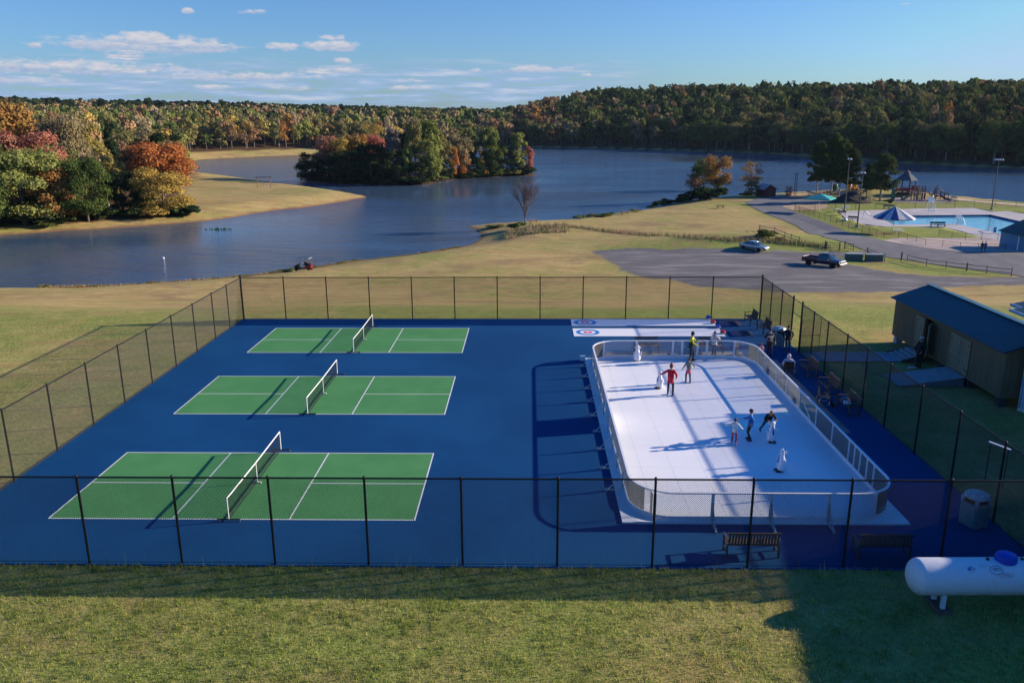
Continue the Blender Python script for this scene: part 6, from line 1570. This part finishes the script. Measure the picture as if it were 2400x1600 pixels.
    def torso(r, low, m, nm, arms_=True, armm=None, top=1.44):
        V = [sp(0, 0, low), sp(0, 0, .98) if low < .95 else sp(0, 0, low+.03), waist, chest, sp(0, 0, top)]; E = [(0, 1), (1, 2), (2, 3), (3, 4)]
        Rd = [((.155+coat*.05)*s*r, (.13+coat*.04)*s*r), (.150*s*r, .12*s*r), (.138*s*r, .112*s*r), (.165*s*r, .125*s*r), (.085*s, .08*s)]
        if arms_:
            for sh, el, hd, fd in arms: i = len(V); V += [sh, el, hd-fd*.02*s]; E += [(3, i), (i, i+1), (i+1, i+2)]; Rd += [.070*s*r, .056*s*r, .045*s*r]
        me = skin_mesh(V, E, Rd, 1); me.materials.clear(); me.materials.append(m); return new_obj(nm, me, t)
    low = .93-coat*.32
    j = torso(bulk, low, jm, 'jacket')
    if stripes:
        b = MB()
        for z_ in (1.02, 1.09, 1.16, 1.23, 1.30): y_, zz = up(0, z_); rr = .168+(.018 if z_ > 1.2 else 0); b.lathe([(rr*s*bulk, -.008*s), (rr*s*bulk, .008*s)], v(0, y_, zz), 20, sy=.80)
        b.build('stripe', cloth(stripes), j, smooth=True)
    if vest: torso(bulk*1.13, .9, cloth(vest), 'vest', arms_=False)
    if skirt:
        b = MB(); b.lathe([(.13*s, .98*s), (.20*s, .72*s), (.21*s, .70*s)], n=16, sy=.8); b.build('skirt', cloth(skirt), t, smooth=True)
    V = [pelvis, sp(0, 0, 1.03) if not seated else waist]; E = [(0, 1)]; Rd = [(.135*s, .11*s), (.125*s, .10*s)]
    for hp, kn, an in legs: i = len(V); V += [hp, kn, an+Vector((0, 0, .02*s))]; E += [(0, i), (i, i+1), (i+1, i+2)]; Rd += [.094*s, .068*s, .055*s]
    me = skin_mesh(V, E, Rd); me.materials.clear(); me.materials.append(cloth(trousers)); new_obj('trousers', me, t)
    for hp, kn, an in legs:
        b = MB(); b.ball(an+v(0, -.055, -.035), (.05*s, .135*s, .05*s), 12, 8); b.ball(an+v(0, .0, .03), (.052*s, .058*s, .075*s), 10, 6)
        if skates: b.box(an+v(0, -.05, -.095), (.008*s, .27*s, .03*s)); b.box(an+v(0, -.12, -.08), (.02*s, .03*s, .04*s)); b.box(an+v(0, .03, -.08), (.02*s, .03*s, .04*s))
        b.build('shoe', cloth(shoes), t, smooth=True)
    # head details
    c = (head0+head1)/2; rH = .098*dr; HR = Matrix.Rotation(headdir, 3, 'Z')
    b = MB(); b.ball(c+HR @ v(0, -.092*child, -.005), (.014*dr, .022*dr, .022*dr), 8, 6); b.build('nose', SKIN, t, smooth=True)
    for sd in (-1, 1):
        b = MB(); b.ball(c+HR @ v(sd*.032*child, -.082*child, .02), (.012*dr, .008*dr, .008*dr), 8, 5); b.build('eye', mat('eye_dark', (.02, .015, .012), .3), t)
        b = MB(); b.ball(c+HR @ v(sd*.082*child, .0, .0), (.012*dr, .02*dr, .03*dr), 8, 6); b.build('ear', SKIN, t, smooth=True)
    b = MB(); b.ball(c+HR @ v(0, -.084*child, -.045), (.026*dr, .008*dr, .006*dr), 8, 5); b.build('mouth', mat('lip', (.35, .12, .10), .6), t)
    if hood:
        b = MB(); b.ball(c+HR @ v(0, .02, .0), (.115*dr, .12*dr, .135*dr), 14, 10); b.build('hood', cloth(hood), t, smooth=True)
    elif hat:
        b = MB(); b.lathe([(.098*dr, 0), (.106*dr, .03*dr), (.098*dr, .075*dr), (.06*dr, .115*dr), (0, .128*dr)], c+HR @ v(0, .008, .015), 16, sy=1.05)
        if pom: b.ball(c+v(0, .01, .165*child), .035*dr, 8, 6)
        b.build('hat', cloth(hat), t, smooth=True)
    if hair and not hood:
        b = MB(); b.ball(c+HR @ v(0, .022, .018 if not hat else -.015), (.095*dr, .098*dr, .105*dr if not hat else .09*dr), 14, 10); b.build('hair', cloth(hair, None), t, smooth=True)
    if scarf: b = MB(); b.lathe([(.07*s, -.03*s), (.095*s, 0), (.07*s, .04*s)], neck0+v(0, -.01, .02), 14); b.build('scarf', cloth(scarf), t, smooth=True)
    return t
RZ0 = .075
person('person in a long red coat and bobble hat skating with one arm stretched out', (24.8, 13.5, RZ0), radians(165), 1.69, [(-.27, -.10, 1.0), (.55, -.22, 1.10)], [(-.15, .02, .02), (.13, -.10, .02)], (.50, .012, .03), (.035, .022, .025), (.03, .03, .12), (.10, .05, .03), hat=(.30, .03, .04), skates=True, coat=.7, bulk=1.12, pom=True, lean=.05)
person('child in a speckled grey coat over a pink skirt skating with arms half raised', (26.13, 15.62, RZ0), radians(185), 1.42, [(-.42, -.18, 1.05), (.36, -.12, 1.0)], [(-.14, 0, .02), (.12, -.12, .02)], (.22, .22, .20), (.03, .025, .03), (.04, .04, .13), (.10, .055, .03), skates=True, coat=.45, skirt=(.55, .12, .18))
person('person in a black vest with yellow sleeves and black bobble hat in the rink gateway', (27.05, 19.75, .08), radians(70), 1.76, [(-.20, -.38, 1.02), (.18, -.42, 1.18)], [(-.10, .08, 0), (.12, -.12, 0)], (.62, .60, .03), (.02, .035, .05), (.02, .02, .02), (.04, .03, .02), hat=(.012, .012, .012), vest=(.018, .02, .018), bulk=1.05, pom=True, lean=.05)
person('person in a white coat behind the back boards, hands lifted to the face', (28.68, 21.0, .012), radians(5), 1.55, [(-.10, -.20, 1.35), (.10, -.20, 1.34)], None, (.70, .70, .64), (.05, .05, .06), (.03, .03, .04), (.06, .03, .02), bulk=1.18, coat=.1, elbow_out=1.2)
person('small child in a pink coat behind the back boards by the corner', (30.03, 20.95, .012), radians(20), .98, [(-.2, -.05, .8), (.2, -.05, .8)], None, (.80, .36, .34), (.75, .6, .58), (.6, .5, .5), (.35, .18, .08), coat=.6, bulk=1.15)
person('small child in a peach coat outside the glass corner beside the man in stripes', (31.35, 20.4, .0), radians(-20), .98, [(-.2, -.05, .8), (.2, -.05, .8)], None, (.82, .40, .30), (.10, .08, .08), (.1, .08, .08), (.30, .16, .08), coat=.6, bulk=1.15)
person('man in a black and white striped jumper waving beside the glass corner', (31.95, 20.9, 0), radians(8), 1.76, [(-.30, -.34, 1.32), (.30, -.10, .92)], None, (.025, .028, .04), (.03, .03, .04), (.03, .03, .03), (.06, .045, .035), stripes=(.72, .72, .70), bulk=1.12, scarf=(.4, .42, .5))
person('person in a dark navy jacket over a teal shirt standing by the bin and gate', (33.35, 21.9, 0), radians(2), 1.70, [(-.24, -.05, .95), (.24, -.05, .95)], None, (.018, .022, .035), (.03, .045, .09), (.10, .10, .12), (.05, .03, .025), vest=None, bulk=1.08, scarf=(.05, .22, .25), elbow_out=1.2)
person('child in a pale white jacket and red leggings skating with both arms spread', (26.5, 6.95, RZ0), radians(160), 1.24, [(.62, -.1, 1.22), (-.46, -.25, 1.02)][::-1], [(-.12, .1, .02), (.14, -.14, .02)], (.60, .68, .66), (.30, .05, .09), (.45, .42, .5), (.10, .05, .03), skates=True, coat=.3, lean=.05)
person('person in a bright blue jacket and cap skating beside the child in white', (27.33, 7.5, RZ0), radians(-110), 1.46, [(-.15, -.42, 1.12), (.24, .05, 1.0)], [(-.14, -.05, .02), (.14, .06, .02)], (.012, .13, .42), (.012, .035, .022), (.03, .03, .08), (.10, .07, .04), hat=(.03, .03, .05), skates=True, bulk=1.1, coat=.2)
person('person in black bending forward over the penguin aid with the tie', (28.28, 8.15, RZ0), radians(2), 1.45, [(-.20, -.62, 1.08), (.20, -.62, 1.08)], [(-.28, .42, .05), (.14, .05, .02)], (.014, .013, .014), (.02, .04, .08), (.02, .02, .04), (.30, .16, .07), skates=True, lean=.75, bulk=1.1)
WC = (31.95, 17.15, 0)
person('person in a white hooded top with a pink print sitting in a wheelchair', (WC[0], WC[1], .0), radians(172), 1.62, [(-.30, .0, .66), (.30, .0, .66)], None, (.66, .64, .72), (.04, .045, .07), (.05, .05, .06), (.1, .05, .03), hood=(.70, .66, .78), seated=True, bulk=1.12)
person('person in black with a white cap standing at the foot of the shed steps', (40.0, 18.9, .0), radians(-70), 1.78, [(-.22, -.25, .95), (.22, -.15, .95)], None, (.012, .012, .012), (.012, .012, .014), (.01, .01, .01), (.03, .02, .02), hat=(.55, .55, .58), bulk=1.3)
for u, v, c, lab in ((2299, 597, (.02, .03, .06), 'person in dark clothes walking by the pool gate, left of the two'), (2307, 597, (.03, .12, .35), 'person in a blue top walking by the pool gate, right of the two')):
    x, y, z = GP(u, v); z = hz(x, y)+.08; person(lab, (x, y, z), radians(-60), 1.72, None, [(-.1, .15, 0), (.1, -.15, 0)], c, (.08, .12, .22), (.05, .05, .05), (.03, .02, .02))
cp = CART.location; person('driver in dark clothes sitting in the golf cart', (cp.x+.36, cp.y-.25, cp.z+.43), radians(82), 1.7, [(-.15, -.40, .85), (.15, -.40, .85)], None, (.02, .03, .03), (.03, .03, .04), (.02, .02, .02), (.03, .02, .02), seated=True)
# wheelchairs
def wheelchair(label, P, rz):
    t = thing('wheelchair', label, 'wheelchair', P, rz, 'wheelchairs')
    for sd in (-1, 1):
        b = MB(); n = 28; R = .305; b.tube([(sd*.31, R*cos(2*PI*k/n), R+R*sin(2*PI*k/n)) for k in range(n+1)], .018, 6, caps=False); w_ = b.build('wheel', RUB, t, smooth=True)
        b = MB(); b.tube([(sd*.345, .26*cos(2*PI*k/n), R+.26*sin(2*PI*k/n)) for k in range(n+1)], .01, 5, caps=False)
        for k in range(10): a = 2*PI*k/10; b.tube([(sd*.31, 0, R), (sd*.31, R*cos(a), R+R*sin(a))], .004, 4)
        b.build('hand_rim', CHR, w_)
        b = MB(); b.lathe([(.0, -.015), (.08, -.015), (.08, .015), (0, .015)], (sd*.22, -.45, .08), 12, R=Matrix.Rotation(PI/2, 3, 'Y')); b.build('caster', RUB, t)
        b = MB(); b.tube([(sd*.25, .25, .98), (sd*.25, .22, .45), (sd*.24, -.35, .42), (sd*.22, -.45, .15)], .014, 6); b.tube([(sd*.25, .22, .70), (sd*.25, -.15, .70), (sd*.25, -.15, .45)], .013, 6); b.tube([(sd*.25, .25, .97), (sd*.25, .36, .97)], .017, 6); b.build('frame', BLACKM, t)
    b = MB(); b.box((0, -.05, .45), (.48, .46, .04)); b.build('seat', BLACKM, t); b = MB(); b.box((0, .235, .68), (.48, .03, .42)); b.build('backrest', BLACKM, t); b = MB(); b.box((0, -.55, .12), (.36, .18, .02)); b.build('footrest', BLACKM, t)
wheelchair('wheelchair carrying the person in the white hood by the fence benches', WC, radians(172))
wheelchair('empty wheelchair parked in front of the bench with the bag of skates', (32.25, 12.35, 0), radians(80))
t = thing('broom', 'thin broom leaning in the hand of the person by the shed steps', 'broom', (39.5, 18.6, 0)); b = MB(); b.tube([(0, 0, .05), (.3, .12, 1.25)], .014, 6); b.build('handle', OLDW, t); b = MB(); b.box((-.03, 0, .05), (.4, .08, .08)); b.build('head', WHITE, t)
